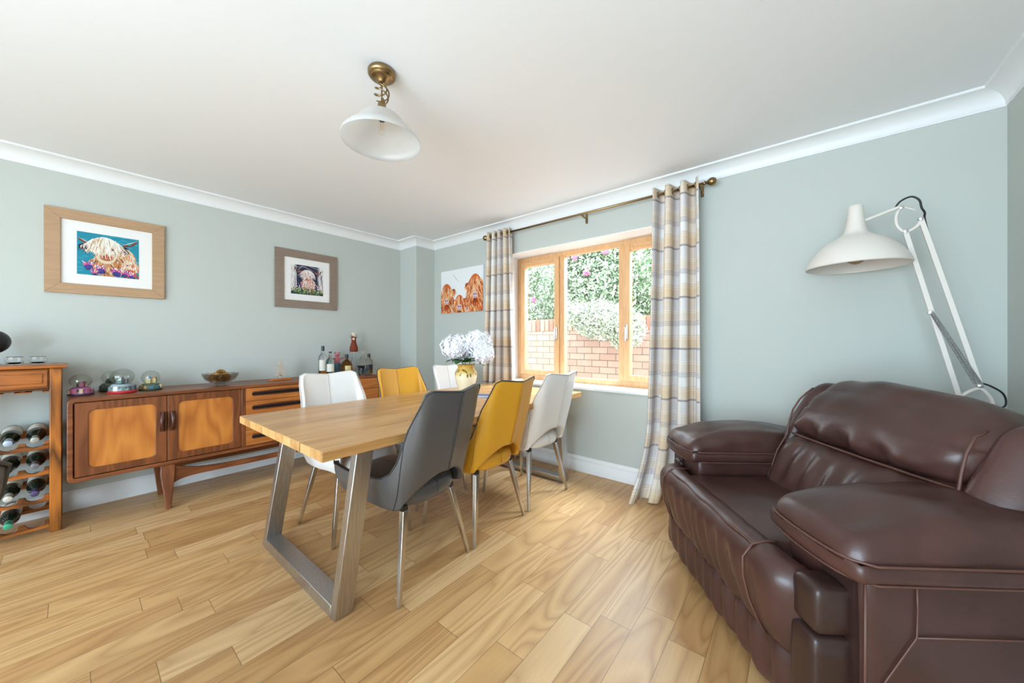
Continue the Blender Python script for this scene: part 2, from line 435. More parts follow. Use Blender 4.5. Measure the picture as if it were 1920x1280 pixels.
# ------------------------------------------------------------------ dining table
TX0, TX1, TY0, TY1, TZ = -2.44, -1.394, 0.59, 2.645, 0.732
tb = thing('dining_table', 'long solid oak dining table on brushed steel U shaped legs with a vase on it', 'table', ((TX0 + TX1) / 2, (TY0 + TY1) / 2, 0))
cx_, cy_ = tb.location.x, tb.location.y
b = MB()
for x0, x1 in ((TX0, -1.976), (-1.971, -1.608), (-1.599, TX1)):
    b.box(x0 - cx_, x1 - cx_, TY0 - cy_, TY1 - cy_, TZ - .040, TZ)
b.build('tabletop', M['table_oak'], tb, bevel=.002)
b = MB().box(TX0 + .02 - cx_, TX1 - .02 - cx_, TY0 + .001 - cy_, TY1 - .001 - cy_, TZ - .037, TZ - .003)
b.build('groove', M['dark'], tb, smooth=0)['label'] = 'dark grooves between the boards'
# jointed stave ends on the two end faces
for y, sg in ((TY0, -1), (TY1, 1)):
    b = MB(); random.seed(3)
    for x0, x1 in ((TX0, -1.976), (-1.971, -1.608), (-1.599, TX1)):
        n = max(2, round((x1 - x0) / .10))
        for k in range(n):
            a, c = lerp(x0, x1, k / n) + .0012, lerp(x0, x1, (k + 1) / n) - .0012
            b.box(a - cx_, c - cx_, y - cy_ - .0012 * (sg < 0), y - cy_ + .0012 * (sg > 0), TZ - .0385, TZ - .0015, k % 2)
    b.build('end_grain', [M['table_end'], M['table_oak']], tb, smooth=0)
def ubar(y0, lean, nm):
    # outer polygon in x at the floor and under the top; bar 45 mm thick, 80 mm deep
    xb0, xb1, xt0, xt1, zt, th, dp = -2.36, -1.475, -2.30, -1.455, TZ - .040, .045, .078
    def P(x, y, z): return (x - cx_, y + lean * z - cy_, z)
    for (a0, a1, c0, c1) in ((xb0, xb0 + th, xt0, xt0 + th), (xb1 - th, xb1, xt1 - th, xt1)):
        MB().hexa([P(a0, y0, 0), P(a1, y0, 0), P(a1, y0 + dp, 0), P(a0, y0 + dp, 0), P(c0, y0, zt), P(c1, y0, zt), P(c1, y0 + dp, zt), P(c0, y0 + dp, zt)]).build('leg', M['steel'], tb, bevel=.003)
    MB().hexa([P(xb0 + th, y0, 0), P(xb1 - th, y0, 0), P(xb1 - th, y0 + dp, 0), P(xb0 + th, y0 + dp, 0)] + [P(xb0 + th + .003, y0, th), P(xb1 - th - .001, y0, th), P(xb1 - th - .001, y0 + dp, th), P(xb0 + th + .003, y0 + dp, th)]).build('floor_bar', M['steel'], tb, bevel=.002)
    MB().box(xt0 + th - cx_, xt1 - th - cx_, y0 + lean * zt - cy_, y0 + dp + lean * zt - cy_, zt - .008, zt).build('mounting_plate', M['steel'], tb)
ubar(.672, .125, 'n'); ubar(2.497, -.125, 'f')

# ------------------------------------------------------------------ dining chairs (local: x width, +y is the back, z up)
Tc = [(.391, 0, .916), (.372, .09, .925), (.358, .160, .933), (.340, .190, .920), (.312, .203, .862), (.254, .214, .763), (.224, .222, .68), (.200, .230, .615),
      (.160, .236, .560), (.10, .238, .530), (-.02, .238, .515), (-.15, .236, .520), (-.262, .228, .532), (-.285, .215, .540)]
Bc = [(.296, 0, .536), (.280, .05, .531), (.268, .10, .512), (.253, .135, .487), (.240, .165, .465), (.226, .188, .443), (.212, .205, .422), (.197, .212, .402),
      (.150, .214, .390), (.08, .215, .388), (-.02, .215, .393), (-.12, .213, .405), (-.222, .206, .405), (-.245, .196, .412)]
def make_chair(kind, label, loc, rz, lm, pm):
    t = thing('dining_chair', label, 'chair', loc, rz, 'dining chairs round the oak table')
    NR = 7
    def side(sg):
        rows = []
        for k in range(NR + 1):
            f = k / NR
            r = []
            for i, (a, c) in enumerate(zip(Bc, Tc)):
                y, x, z = [lerp(p, q, f) for p, q in zip(a, c)]
                bul = math.sin(f * PI) * (.012 if i > 2 else .004)
                # push outwards: away from the axis of the seat
                nx, ny = x / .24, (y + .0) / .35
                l = math.hypot(nx, ny) or 1
                r.append((sg * (x + bul * nx / l), y + bul * ny / l, z))
            rows.append(r)
        return rows
    R, Lh = side(1), side(-1)
    rows = [list(reversed(l[1:])) + r for l, r in zip(Lh, R)]
    b = MB().grid(rows)
    sh = b.build('backrest_shell', lm, t, smooth=180, solid=.024, off=1, sub=2)
    # make inner surface the thick side
    sh.modifiers['solid'].edge_crease_rim = .55; sh.modifiers['solid'].edge_crease_outer = .35; sh.modifiers['solid'].edge_crease_inner = .35
    me = sh.data; cr = me.attributes.new('crease_edge', 'FLOAT', 'EDGE')
    nC = len(rows[0]); mid = len(Tc) - 1
    for e in me.edges:
        a, c = sorted(e.vertices)
        if a % nC == mid and c % nC == mid: cr.data[e.index].value = 1.0
        elif a // nC == c // nC and (a // nC in (0, NR)): cr.data[e.index].value = 0.45
    # piping on the upper edge and centre seams
    top = rows[-1]
    b = MB().tube([(x, y + (.001), z + .001) for x, y, z in top], .0038, 6)
    b.build('piping', pm, t, smooth=180)
    b = MB().tube([(x, y + .0015, z) for x, y, z in [r[mid] for r in rows]], .0022, 6)
    b.build('back_seam', M['stitch'], t, smooth=180)
    b = MB().tube([(0, r[mid][1] - .0262, r[mid][2]) for r in rows[:]], .0022, 6)
    b.build('front_seam', M['stitch'], t, smooth=180)
    for sg in (-1, 1):
        pts = []
        for k in range(NR + 1):
            q = (R if sg > 0 else Lh)[k]; w_ = lerp(7.8, 5.6, k / NR); i = int(w_); fr_ = w_ - i
            p = [lerp(a, c, fr_) for a, c in zip(q[i], q[i + 1])]
            pts.append((p[0] + sg * .0012, p[1] + .0005, p[2]))
        MB().tube(pts, .0016, 5).build('side_stitching', M['stitch'], t, smooth=180)
    # seat pad
    def ring(s, z, dz=0):
        out = []
        for i in range(40):
            a = 2 * PI * i / 40; c, q = math.cos(a), math.sin(a)
            ex = 2 / (3.2 if q < 0 else 3.1)
            x = .205 * s * math.copysign(abs(c) ** ex, c)
            y = -.030 + (.255 if q < 0 else .258) * s * math.copysign(abs(q) ** ex, q)
            zz = z + .018 * (1 - (y + .03) / .25) * .5 * (z > .45)
            out.append((x, y, zz - .012 * (abs(x) < .004) * (s < .999) * (s > .3) * 0))
        return out
    b = MB().grid([ring(.02, .392), ring(.7, .388), ring(.90, .386), ring(.97, .396), ring(1.0, .422), ring(.99, .450), ring(.955, .468), ring(.86, .479), ring(.6, .484), ring(.3, .487), ring(.02, .488)], closeu=True)
    b.build('seat', lm, t, smooth=180, sub=1)
    b = MB().tube([(0, .2285, .415), (0, .227, .448), (0, .217, .467), (0, .193, .479), (0, .12, .488), (0, 0, .494), (0, -.15, .505)], .0022, 5)
    b.build('seat_seam', M['stitch'], t, smooth=180)
    # legs
    for sx in (-1, 1):
        for (tx, ty, fx, fy, zt) in ((.158, .165, .238, .225, .380), (.182, -.190, .230, -.222, .392)):
            w1, w0 = .0145, .0085
            MB().hexa([(sx * fx - w0, fy - w0, 0), (sx * fx + w0, fy - w0, 0), (sx * fx + w0, fy + w0, 0), (sx * fx - w0, fy + w0, 0),
                       (sx * tx - w1, ty - w1, zt - .004), (sx * tx + w1, ty - w1, zt - .004), (sx * tx + w1, ty + w1, zt - .004), (sx * tx - w1, ty + w1, zt - .004)]).build('leg', M['chrome'], t, bevel=.002)
            MB().box(sx * tx - .013, sx * tx + .013, ty - .013, ty + .013, zt - .006, zt + .020).build('leg_socket', M['black'], t, smooth=0)
    return t
def back_rot(bx, by): return math.atan2(-bx, by)
swY = {'grey_faux_leather': M['yellow_leather'], 'grey_stitching': M['stitch_y']}
swW = {'grey_faux_leather': M['white_leather'], 'dark_piping': M['pale_piping'], 'grey_stitching': M['stitch_w']}
c0 = make_chair(0, 'dark grey leather dining chair at the near end of the right side of the table', (-1.593, 1.09, 0), back_rot(.991, .13), M['grey_leather'], M['piping'])
dup(c0, (-1.631, 1.632, 0), back_rot(1, .03), 'mustard yellow leather dining chair seen from behind, between the grey and a white chair', swY)
dup(c0, (-1.633, 2.185, 0), back_rot(1, -.04), 'white leather dining chair seen from behind, nearest the window and the skirting', swW)
dup(c0, (-2.225, 1.135, 0), back_rot(-1, .0), 'white leather dining chair across the table in front of the sideboard drawers', swW)
dup(c0, (-2.230, 1.690, 0), back_rot(-1, .0), 'mustard yellow leather dining chair across the table, its front showing above the tabletop', swY)
dup(c0, (-2.230, 2.240, 0), back_rot(-1, .0), 'white leather dining chair partly hidden behind the flower vase', swW)

# ------------------------------------------------------------------ sideboard
SX, SB, SY0, SY1, SZ0, SZ1 = -3.40, -3.838, -0.022, 2.03, 0.295, 0.803
sb = thing('sideboard', 'long low mid-century teak sideboard with two panelled doors and four drawers', 'sideboard', (-3.62, 1.0, 0))
ox, oy = -3.62, 1.0
def sbx(x0, x1, y0, y1, z0, z1, nm, mt, par=None, bev=.003, **k): return MB().box(x0 - ox, x1 - ox, y0 - oy, y1 - oy, z0, z1).build(nm, mt, par or sb, bevel=bev, **k)
def rrect(y0, y1, z0, z1, r, n=6):
    p = []
    for cy, cz, a in ((y1 - r, z1 - r, 0), (y0 + r, z1 - r, PI / 2), (y0 + r, z0 + r, PI), (y1 - r, z0 + r, 1.5 * PI)): p += arc(cy, cz, r, a, a + PI / 2, n)
    return p
def ringprism(outer, inner, x0, x1, mi=0):
    n = len(outer); b = MB(); vs = []
    for x in (x0, x1):
        for P in (outer, inner): vs += [(x, u_, v_) for u_, v_ in P]
    fs = []
    for i in range(n):
        j = (i + 1) % n
        fs += [(2 * n + i, 2 * n + j, 3 * n + j, 3 * n + i), (i, n + i, n + j, j), (i, j, 2 * n + j, 2 * n + i), (n + i, 3 * n + i, 3 * n + j, n + j)]
    return b.add(vs, fs, mi)
T = Matrix.Translation((-ox, -oy, 0))
b = ringprism(rrect(SY0, SY1, SZ0, SZ1, .03), rrect(SY0 + .024, SY1 - .024, SZ0 + .024, SZ1 - .024, .012), SB, SX + .004)
b.v = [tuple(T @ Vector(p)) for p in b.v]
b.build('case', M['teak'], sb, bevel=.004)
sbx(SB, SB + .01, SY0 + .02, SY1 - .02, SZ0 + .02, SZ1 - .02, 'back_panel', M['teak'])
sbx(SB + .01, SX - .045, SY0 + .02, SY1 - .02, SZ0 + .02, SZ1 - .02, 'carcass', M['dark'], bev=0)
def door(y0, y1, hy):
    z0, z1 = SZ0 + .028, SZ1 - .028
    e = thing('door', None, None, (0, 0, 0)); e.parent = sb
    iy0, iy1, iz0, iz1 = y0 + .055, y1 - .055, z0 + .045, z1 - .048
    b = ringprism(rrect(y0, y1, z0, z1, .002), rrect(iy0, iy1, iz0, iz1, .03), SX - .022, SX - .002); b.v = [tuple(T @ Vector(p)) for p in b.v]
    b.build('door_frame', M['teak_v'], e, bevel=.003)
    b = MB().prism(rrect(iy0 - .002, iy1 + .002, iz0 - .002, iz1 + .002, .03), 'x', SX - .022, SX - .010); b.v = [tuple(T @ Vector(p)) for p in b.v]
    b.build('door_panel', M['teak_panel'], e)
    if hy is not None:
        s = 1 if hy > (y0 + y1) / 2 else -1
        b = MB()
        zc, hh = .60, .062
        pts = []
        for i in range(13):
            f = i / 12; zz = zc - hh + 2 * hh * f
            pts.append((SX + .004 + .020 * math.sin(f * PI), hy + s * .004 - s * .008 * math.sin(f * PI), zz))
        b.tube([(x - ox, y - oy, z) for x, y, z in pts], [.010 + .003 * math.sin(i / 12 * PI) for i in range(13)], 8)
        b.box(SX - .004 - ox, SX + .004 - ox, hy - .014 - oy, hy + .014 - oy, zc - hh - .004, zc + hh + .004)
        b.build('door_handle', M['handle'], e, smooth=60)
door(SY0 + .028, .410, .388); door(.413, .832, .437)
sbx(SX - .03, SX, .833, .858, SZ0 + .024, SZ1 - .024, 'divider', M['teak_v'])
zs = [SZ1 - .026, .672, .556, .444, SZ0 + .026]
for k in range(4):
    z1, z0 = zs[k] - .0015, zs[k + 1] + .0015
    d = sbx(SX - .022, SX - .003, .860, 1.338, z0, z1, 'drawer', M['teak_drawer'], bev=.0015)
    zc = (z0 + z1) / 2 + .006
    b = MB(); n = 14
    # long slot pull: a dark rounded recess with a swelling lip
    b.prism([(q[0] - oy, q[1]) for q in rrect(.902, 1.296, zc - .017, zc + .017, .016)], 'x', SX - .003 - ox, SX - .0015 - ox, 1)
    pts = [(SX + .003 + .012 * math.sin(i / n * PI) - ox, lerp(.906, 1.292, i / n) - oy, zc + .010 + .004 * math.sin(i / n * PI)) for i in range(n + 1)]
    b.tube(pts, [.006 + .004 * math.sin(i / n * PI) for i in range(n + 1)], 8)
    pts = [(SX + .001 + .006 * math.sin(i / n * PI) - ox, lerp(.906, 1.292, i / n) - oy, zc - .013) for i in range(n + 1)]
    b.tube(pts, .004, 6)
    h_ = b.build('drawer_handle', [M['handle'], M['dark']], d, smooth=60)
sbx(SX - .03, SX, 1.340, 1.365, SZ0 + .024, SZ1 - .024, 'divider', M['teak_v'])
e_ = sbx(SX - .022, SX - .003, 1.367, SY1 - .028, .672 + .0015, SZ1 - .0275, 'drop_front', M['teak_drawer'], bev=.0015)
e_ = sbx(SX - .022, SX - .003, 1.367, SY1 - .028, SZ0 + .027, .672 - .0015, 'drop_front', M['teak_drawer'], bev=.0015)
# legs with curved rails
def sleg(x, y, rear):
    pr = [(-.034, SZ0), (-.037, SZ0 - .06), (-.030, .16), (-.018, .05), (-.014, 0), (.012, 0), (.017, .05), (.028, .16), (.036, SZ0 - .06), (.038, SZ0)]
    lean = -.035 if not rear else .01
    b = MB().prism([(y - oy + (.02 if y > 1 else -.02) * 0 + u_, v_) for u_, v_ in pr], 'x', x - .018 - ox, x + .018 - ox)
    b.v = [(p[0] + (.05 if not rear else -.0) * (1 - p[2] / SZ0), p[1], p[2]) for p in b.v]
    return b.build('leg', M['teak_v'], sb, bevel=.004)
for y in (.415, 1.60):
    sleg(-3.425, y, False); sleg(-3.745, y, True)
    sbx(-3.75, -3.42, y - .03, y + .03, SZ0 - .03, SZ0, 'leg_rail', M['teak'])
for x in (-3.425, -3.745):
    n = 24; up = []; dn = []
    for i in range(n + 1):
        f = i / n; y = lerp(.43, 1.585, f)
        en = math.exp(-(min(f, 1 - f) * n / 1.6))
        top_ = .262 - .048 * (1 - math.exp(-min(f, 1 - f) * n / 3)) + .0 * f
        up.append((y - oy, top_ + .03 * en)); dn.append((y - oy, top_ - .036 - .075 * en))
    MB().prism(dn + up[::-1], 'x', x - .011 - ox, x + .011 - ox).build('stretcher', M['teak'], sb, smooth=30)

# ------------------------------------------------------------------ glass and small-object materials
def glassm(name, col=(1, 1, 1), ior=1.45, rough=0.0):
    return mat(name, col, rough, spec=0.5, Transmission_Weight=1.0, IOR=ior)
M['glass'] = glassm('clear_glass', (0.97, 0.98, 0.98), 1.30)
def shellglass(name, ior=1.45, tint=(1, 1, 1)):
    m = bpy.data.materials.new(name); m.use_nodes = True; tn = m.node_tree; tn.nodes.clear()
    o_ = tn.nodes.new('ShaderNodeOutputMaterial'); mx = tn.nodes.new('ShaderNodeMixShader'); tr = tn.nodes.new('ShaderNodeBsdfTransparent'); gg = tn.nodes.new('ShaderNodeBsdfGlossy'); fr = facing(tn, .09, (ior - 1))
    tr.inputs[0].default_value = (*tint, 1); gg.inputs['Roughness'].default_value = .03
    tn.links.new(fr.outputs[0], mx.inputs[0]); tn.links.new(tr.outputs[0], mx.inputs[1]); tn.links.new(gg.outputs[0], mx.inputs[2]); tn.links.new(mx.outputs[0], o_.inputs[0]); return m
M['water_glass'] = shellglass('snow_globe_glass', 1.7, (.88, .90, .88))
M['thin_glass'] = shellglass('thin_clear_glass', 1.6, (.93, .95, .95))
M['green_glass'] = mat('dark_bottle_glass', (0.010, 0.016, 0.010), 0.06, spec=0.8)
M['amber'] = glassm('amber_spirit', (0.62, 0.22, 0.03), 1.2)
M['label'] = mat('cream_paper_label', srgb(226, 220, 206), 0.6)
M['gold'] = mat('gold', srgb(196, 150, 80), 0.35, 0.8)
M['silver'] = mat('silver_glitter_metal', srgb(224, 214, 200), 0.35, 0.6)

# ------------------------------------------------------------------ wine rack
RF, RB, RY0, RY1 = -3.50, -3.815, -.52, -.042
wr = thing('wine_rack', 'rustic stained pine wine rack with scalloped shelves and a drawer beside the sideboard', 'wine rack', (-3.66, -.28, 0))
rox, roy = -3.66, -.28
def rb(x0, x1, y0, y1, z0, z1, nm, mt, par=None, bev=.003): return MB().box(x0 - rox, x1 - rox, y0 - roy, y1 - roy, z0, z1).build(nm, mt, par or wr, bevel=bev)
MB().rbox(RB - .0 - rox, RF + .03 - rox, RY0 - .02 - roy, RY1 + .022 - roy, .988, 1.012, .010, 6).build('top', M['rack'], wr)
for x in (RF - .045, RB):
    for y in (RY0, RY1 - .046):
        rb(x, x + .045, y, y + .046, 0, .988, 'post', M['rack_v'], bev=.004)
rb(RB + .01, RF - .006, RY0 + .046, RY1 - .046, .868, .985, 'drawer_box', M['rack'])
d_ = rb(RF - .006, RF + .004, RY0 + .052, RY1 - .052, .880, .978, 'drawer', M['rack'])
rb(RF + .003, RF + .009, RY0 + .075, RY1 - .070, .900, .958, 'drawer_field', M['rack'], d_, .004)
MB().ball((RF + .022 - rox, -.28 - roy, .93), .014, 12, 8).build('knob', M['brass'], d_)
rb(RF - .040, RF - .002, RY0 + .046, RY1 - .046, .858, .869, 'front_rail', M['rack'])
for k in range(5):
    y = -.085 - k * .098
    MB().hexa([(RB + .02 - rox, y - .030 - roy, .846), (RF - .01 - rox, y - .030 - roy, .846), (RF - .01 - rox, y + .030 - roy, .846), (RB + .02 - rox, y + .030 - roy, .846),
               (RB + .02 - rox, y - .030 - roy, .853), (RF - .01 - rox, y - .030 - roy, .853), (RF - .01 - rox, y + .030 - roy, .853), (RB + .02 - rox, y + .030 - roy, .853)]).box(RB + .02 - rox, RF - .01 - rox, y - .008 - roy, y + .008 - roy, .852, .868).build('stemware_rail', M['rack'], wr, smooth=0)
cols = [-.140 - k * .092 for k in range(4)]
rows_z = [.553, .399, .237, .080]
def scallop(x0, x1, zt, depth=.046, rr=.033):
    pts = [(RY1 - .046, zt - depth), (RY1 - .046, zt)]
    for c in cols:
        pts.append((c + rr + .008, zt))
        for i in range(9):
            a = PI * i / 8
            pts.append((c + rr * math.cos(a), zt - rr * .88 * math.sin(a) - .002))
        pts.append((c - rr - .008, zt))
    pts += [(RY0 + .046, zt), (RY0 + .046, zt - depth)]
    return MB().prism([(a - roy, c) for a, c in pts], 'x', x0 - rox, x1 - rox)
for zt in rows_z:
    scallop(RF - .022, RF - .002, zt).build('front_shelf_rail', M['rack'], wr, bevel=.0015)
    scallop(RB + .03, RB + .05, zt + .035).build('rear_shelf_rail', M['rack'], wr)
    rb(RB + .01, RF - .01, RY1 - .040, RY1 - .020, zt - .045, zt - .005, 'side_rail', M['rack'])
    rb(RB + .01, RF - .01, RY0 + .020, RY0 + .040, zt - .045, zt - .005, 'side_rail', M['rack'])
# bottles lying in the rack, necks to the front
capcol = {(0, 0): ('silver', (170, 168, 160)), (0, 1): ('pale blue', (176, 192, 214)), (1, 0): ('pewter', (120, 118, 124)), (1, 1): ('black', (40, 40, 44)),
          (2, 0): ('violet', (78, 70, 110)), (2, 1): ('white', (214, 210, 200)), (3, 1): ('green', (70, 168, 132))}
ordn = ['top', 'second', 'third', 'lowest']
for (r, c), (cn, cc) in capcol.items():
    zt = rows_z[r]; y = cols[c]
    t_ = thing('wine_bottle', 'dark wine bottle with %s cap in the %s rack row, %s' % (cn, ordn[r], 'rightmost' if c == 0 else 'second from right'), 'bottle', (-3.66, y, zt + .012), group='wine bottles lying in the rack')
    A = Mx((-.155, 0, .030), (0, PI / 2 + .085, 0))
    body = [(0.0, 0), (.034, .002), (.0375, .012), (.0375, .19), (.034, .215), (.022, .238), (.0155, .252), (.0145, .275)]
    MB().lathe(body, 24, M=A).build('bottle', M['green_glass'], t_)
    cm = mat('foil_' + cn.replace(' ', '_'), srgb(*cc), 0.35, 0.3)
    MB().lathe([(.0152, .255), (.0158, .272), (.0158, .305), (.0165, .306), (.0165, .318), (.012, .320), (0, .320)], 20, M=A).build('foil_cap', cm, t_)
    MB().lathe([(.0379, .05), (.0379, .15)], 24, M=A, cap=False).build('paper_label', M['label'], t_)
# on the rack
def glassbowl(name, label, loc, r, h):
    o = MB().lathe([(0, 0), (r * .62, 0), (r * .9, h * .25), (r, h * .55), (r * .93, h * .95), (r * .86, h), (r * .84, h), (r * .9, h * .55), (r * .8, h * .3), (r * .55, h * .16), (0, h * .14)], 28).build(name, M['glass'], loc=loc)
    return o
o = glassbowl('tealight_glass', '', (-3.66, -.218, 1.012), .036, .046); tag(o, 'small round clear glass holder on the rack, left one of the pair', 'candle holder', 'tealight glasses on the wine rack')
o = glassbowl('tealight_glass', '', (-3.66, -.134, 1.012), .036, .046); tag(o, 'small round clear glass holder on the rack, nearer its right end', 'candle holder', 'tealight glasses on the wine rack')
t_ = thing('globe_decanter', 'black round decanter cut by the left edge of the photo on the wine rack', 'decanter', (-3.66, -.300, 1.012))
MB().lathe([(0, 0), (.035, 0), (.03, .006), (.012, .02), (.012, .05), (.03, .068)], 24).build('foot', M['black'], t_)
MB().ball((0, 0, .136), .071, 28, 18).build('bowl', M['black'], t_)
MB().lathe([(.012, .205), (.014, .212), (.03, .218), (.026, .232), (.0, .236)], 20).build('glass_stopper', M['glass'], t_)

# ------------------------------------------------------------------ ornaments on the sideboard
TZS = SZ1 + .0005
def figure_buildings(b, R, n, seed, z0=0, s=1.0, mis=(0,)):
    rr = random.Random(seed)
    for k in range(n):
        a = 2 * PI * k / n + rr.random() * .4; d = R * rr.uniform(.25, 1)
        w = rr.uniform(.005, .010) * s; h = rr.uniform(.014, .034) * s
        b.box(-w, w, -w, w, z0, z0 + h, rr.choice(mis), Mx((d * math.cos(a), d * math.sin(a), 0), (0, 0, a)))
        b.lathe([(w * 1.35, 0), (0, w * 1.8)], 4, (0, 0, z0 + h), rr.choice(mis), Mx((d * math.cos(a), d * math.sin(a), 0), (0, 0, a + PI / 4)))
def snow_globe(label, loc, R, hb, basecol, rimcol, seed, oval=1.0, figs=((230, 225, 215), (150, 150, 150), (190, 140, 90))):
    t = thing('snow_globe', label, 'snow globe', loc, group='snow globes on the sideboard')
    bm = mat('globe_base_%d' % seed, srgb(*basecol), 0.45); rm = mat('globe_rim_%d' % seed, srgb(*rimcol), 0.35)
    fm = [mat('globe_figure_%d_%d' % (seed, i), srgb(*c), 0.5) for i, c in enumerate(figs)]
    rb_ = R * 1.18
    MB().lathe([(0, 0), (rb_ * 1.04, 0), (rb_ * 1.08, hb * .12), (rb_ * 1.02, hb * .28), (rb_ * .98, hb * .30)], 32).build('rim', rm, t)
    MB().lathe([(rb_ * .98, hb * .28), (rb_ * .94, hb * .55), (rb_ * .80, hb * .9), (rb_ * .70, hb), (0, hb)], 32).build('base', bm, t)
    b = MB(); rr = random.Random(seed)
    for k in range(11):
        a = 2 * PI * k / 11; w = rr.uniform(.007, .012)
        b.box(-w, w, -.004, .004, 0, hb * rr.uniform(.35, .6), rr.randrange(3), Mx((rb_ * .93 * math.cos(a), rb_ * .93 * math.sin(a), hb * .28), (0, 0, a + PI / 2)))
        b.ball((rb_ * .86 * math.cos(a + .25), rb_ * .86 * math.sin(a + .25), hb * .62), w * .8, 8, 6, rr.randrange(3))
    b.build('base_relief', fm, t)
    b = MB(); figure_buildings(b, R * .45, 7, seed, 0, R / .048 * 1.1, (0, 1, 2))
    b.build('miniature_town', fm, t, loc=(0, 0, hb + .003), smooth=0)
    MB().ball((0, 0, hb + R * .86), (R * oval, R * oval, R), 32, 20).build('glass_dome', M['water_glass'], t, smooth=180)
    return t
snow_globe('snow globe with purple and pink base at the left end of the sideboard', (-3.60, .033, TZS), .046, .052, (150, 92, 130), (58, 40, 62), 1, 1.05, ((214, 180, 150), (170, 90, 120), (60, 74, 52)))
snow_globe('snow globe with plain dark green base behind the red-based one', (-3.745, .168, TZS), .046, .056, (62, 70, 58), (40, 44, 38), 2, 1.0, ((96, 100, 84), (60, 66, 56), (120, 116, 100)))
snow_globe('largest snow globe, silver arches on a bright red rim', (-3.565, .212, TZS), .055, .060, (150, 160, 166), (190, 38, 44), 3, 1.05, ((214, 220, 224), (110, 132, 124), (90, 96, 104)))
snow_globe('snow globe with tiny coloured houses round its dark green base, rightmost of the globes', (-3.62, .352, TZS), .050, .046, (84, 96, 60), (44, 62, 40), 4, 1.0, ((226, 208, 160), (60, 120, 170), (196, 140, 80)))
# crystal bowl with gilded cones
t_ = thing('crystal_bowl', 'cut glass bowl on the sideboard holding gilded cones', 'bowl', (-3.60, .745, TZS))
b = MB(); n = 48; prof = [(.030, 0), (.034, .004), (.030, .010), (.062, .022), (.098, .048), (.112, .075), (.116, .090), (.111, .090), (.106, .075), (.092, .050), (.056, .028), (.0, .022)]
rows = []
for i, (r, z) in enumerate(prof):
    rows.append([((r + (.0025 if k % 2 and 3 <= i <= 6 else 0)) * math.cos(2 * PI * k / n), (r + (.0025 if k % 2 and 3 <= i <= 6 else 0)) * math.sin(2 * PI * k / n), z + (.004 if k % 4 < 2 and i in (6, 7) else 0)) for k in range(n)])
b.grid(rows, closeu=True).add([rows[0][k] for k in range(n)], [tuple(range(n))[::-1]]).build('bowl', shellglass('cut_crystal', 1.95, (.78, .76, .74)), t_, smooth=25)
cm = mat('gilded_cone', srgb(176, 132, 74), 0.4, 0.45)
spots = [(.045, .02), (-.04, .035), (.0, -.045), (-.055, -.02), (.05, -.035), (0, .0)]
for k, (px, py) in enumerate(spots):
    b = MB(); rr = random.Random(k); zc = .062 if k < 5 else .090
    for q in range(70):
        ph = math.acos(1 - 2 * (q + .5) / 70); th = q * 2.4
        d = Vector((math.sin(ph) * math.cos(th), math.sin(ph) * math.sin(th), math.cos(ph)))
        b.tube([d * .012, d * .029, d * .038], [.005, .005, .0014], 4)
    o = b.build('gilded_cone', cm, loc=(-3.60 + px, .745 + py, TZS + zc), rot=(rr.random() * 3, rr.random() * 3, 0), smooth=0)
    tag(o, 'spiky gilded cone lying in the cut glass bowl', 'cone', 'gilded cones in the glass bowl')
# silver tree
t_ = thing('tree_ornament', 'silver tiered christmas tree ornament on a wooden block', 'ornament', (-3.60, 1.165, TZS))
MB().box(-.028, .028, -.082, .082, 0, .018).build('wooden_base', M['teak_drawer'], t_, bevel=.002)
b = MB()
b.box(-.006, .006, -.006, .006, .018, .05)
for k, (w, z) in enumerate(((.048, .046), (.041, .076), (.034, .104), (.026, .130), (.017, .152))):
    h = .024; up = [(-w, z), (-w * .8, z - .008), (-w * .3, z - .004), (w * .3, z - .009), (w * .85, z - .006), (w, z + .001), (w * .45, z + h * .6), (w * .2, z + h), (-w * .2, z + h), (-w * .5, z + h * .55)]
    b.prism(up, 'x', -.006 - (k % 2) * .005, .006 + (k % 2) * .005)
st = []
for i in range(10):
    a = PI / 2 + PI * i / 5; r = .016 if i % 2 == 0 else .006; st.append((r * math.cos(a), .186 + r * math.sin(a)))
b.prism(st, 'x', -.004, .004)
b.build('tree', M['silver'], t_, smooth=0, bevel=.001)

# drinks
def bottle(label, loc, prof, gm, cap, liquid=None, lab=None, cat='bottle', name='spirit_bottle', sx=1, sy=1):
    t = thing(name, label, cat, loc)
    MB().lathe(prof, 28, sx=sx, sy=sy).build('bottle', gm, t, smooth=40)
    if liquid:
        r, z, lm = liquid; MB().lathe([(0, .004), (r * .97, .005), (r, .010), (r, z), (0, z)], 28, sx=sx, sy=sy).build('liquid', lm, t)
    if cap:
        r, z0, z1, cmn = cap; MB().lathe([(r, z0), (r, z1 - .002), (r - .002, z1), (0, z1)], 20).build('cap', cmn, t)
    if lab:
        r, z0, z1, a0, a1, lm = lab
        b = MB(); b.grid([[(r * math.cos(lerp(a0, a1, i / 12)) * sx, r * math.sin(lerp(a0, a1, i / 12)) * sy, z) for z in (z0, z1)] for i in range(13)])
        b.build('label', lm, t)
    return t
darkcap = mat('dark_green_cap', srgb(24, 52, 50), 0.35)
A0 = -1.35; A1 = 1.0   # labels face the room (+x)
blk = mat('black_label', srgb(26, 24, 24), 0.5); pal = mat('pale_yellow_label', srgb(222, 200, 140), 0.5)
bottle('tall clear whisky bottle with dark green cap and cream label', (-3.66, 1.555, TZS), [(0, 0), (.036, 0), (.038, .004), (.038, .19), (.034, .205), (.016, .225), (.013, .24), (.013, .262)], M['glass'], (.0145, .252, .302, darkcap), (.0345, .075, M['amber']), (.0388, .06, .165, A0, A1, M['label']))
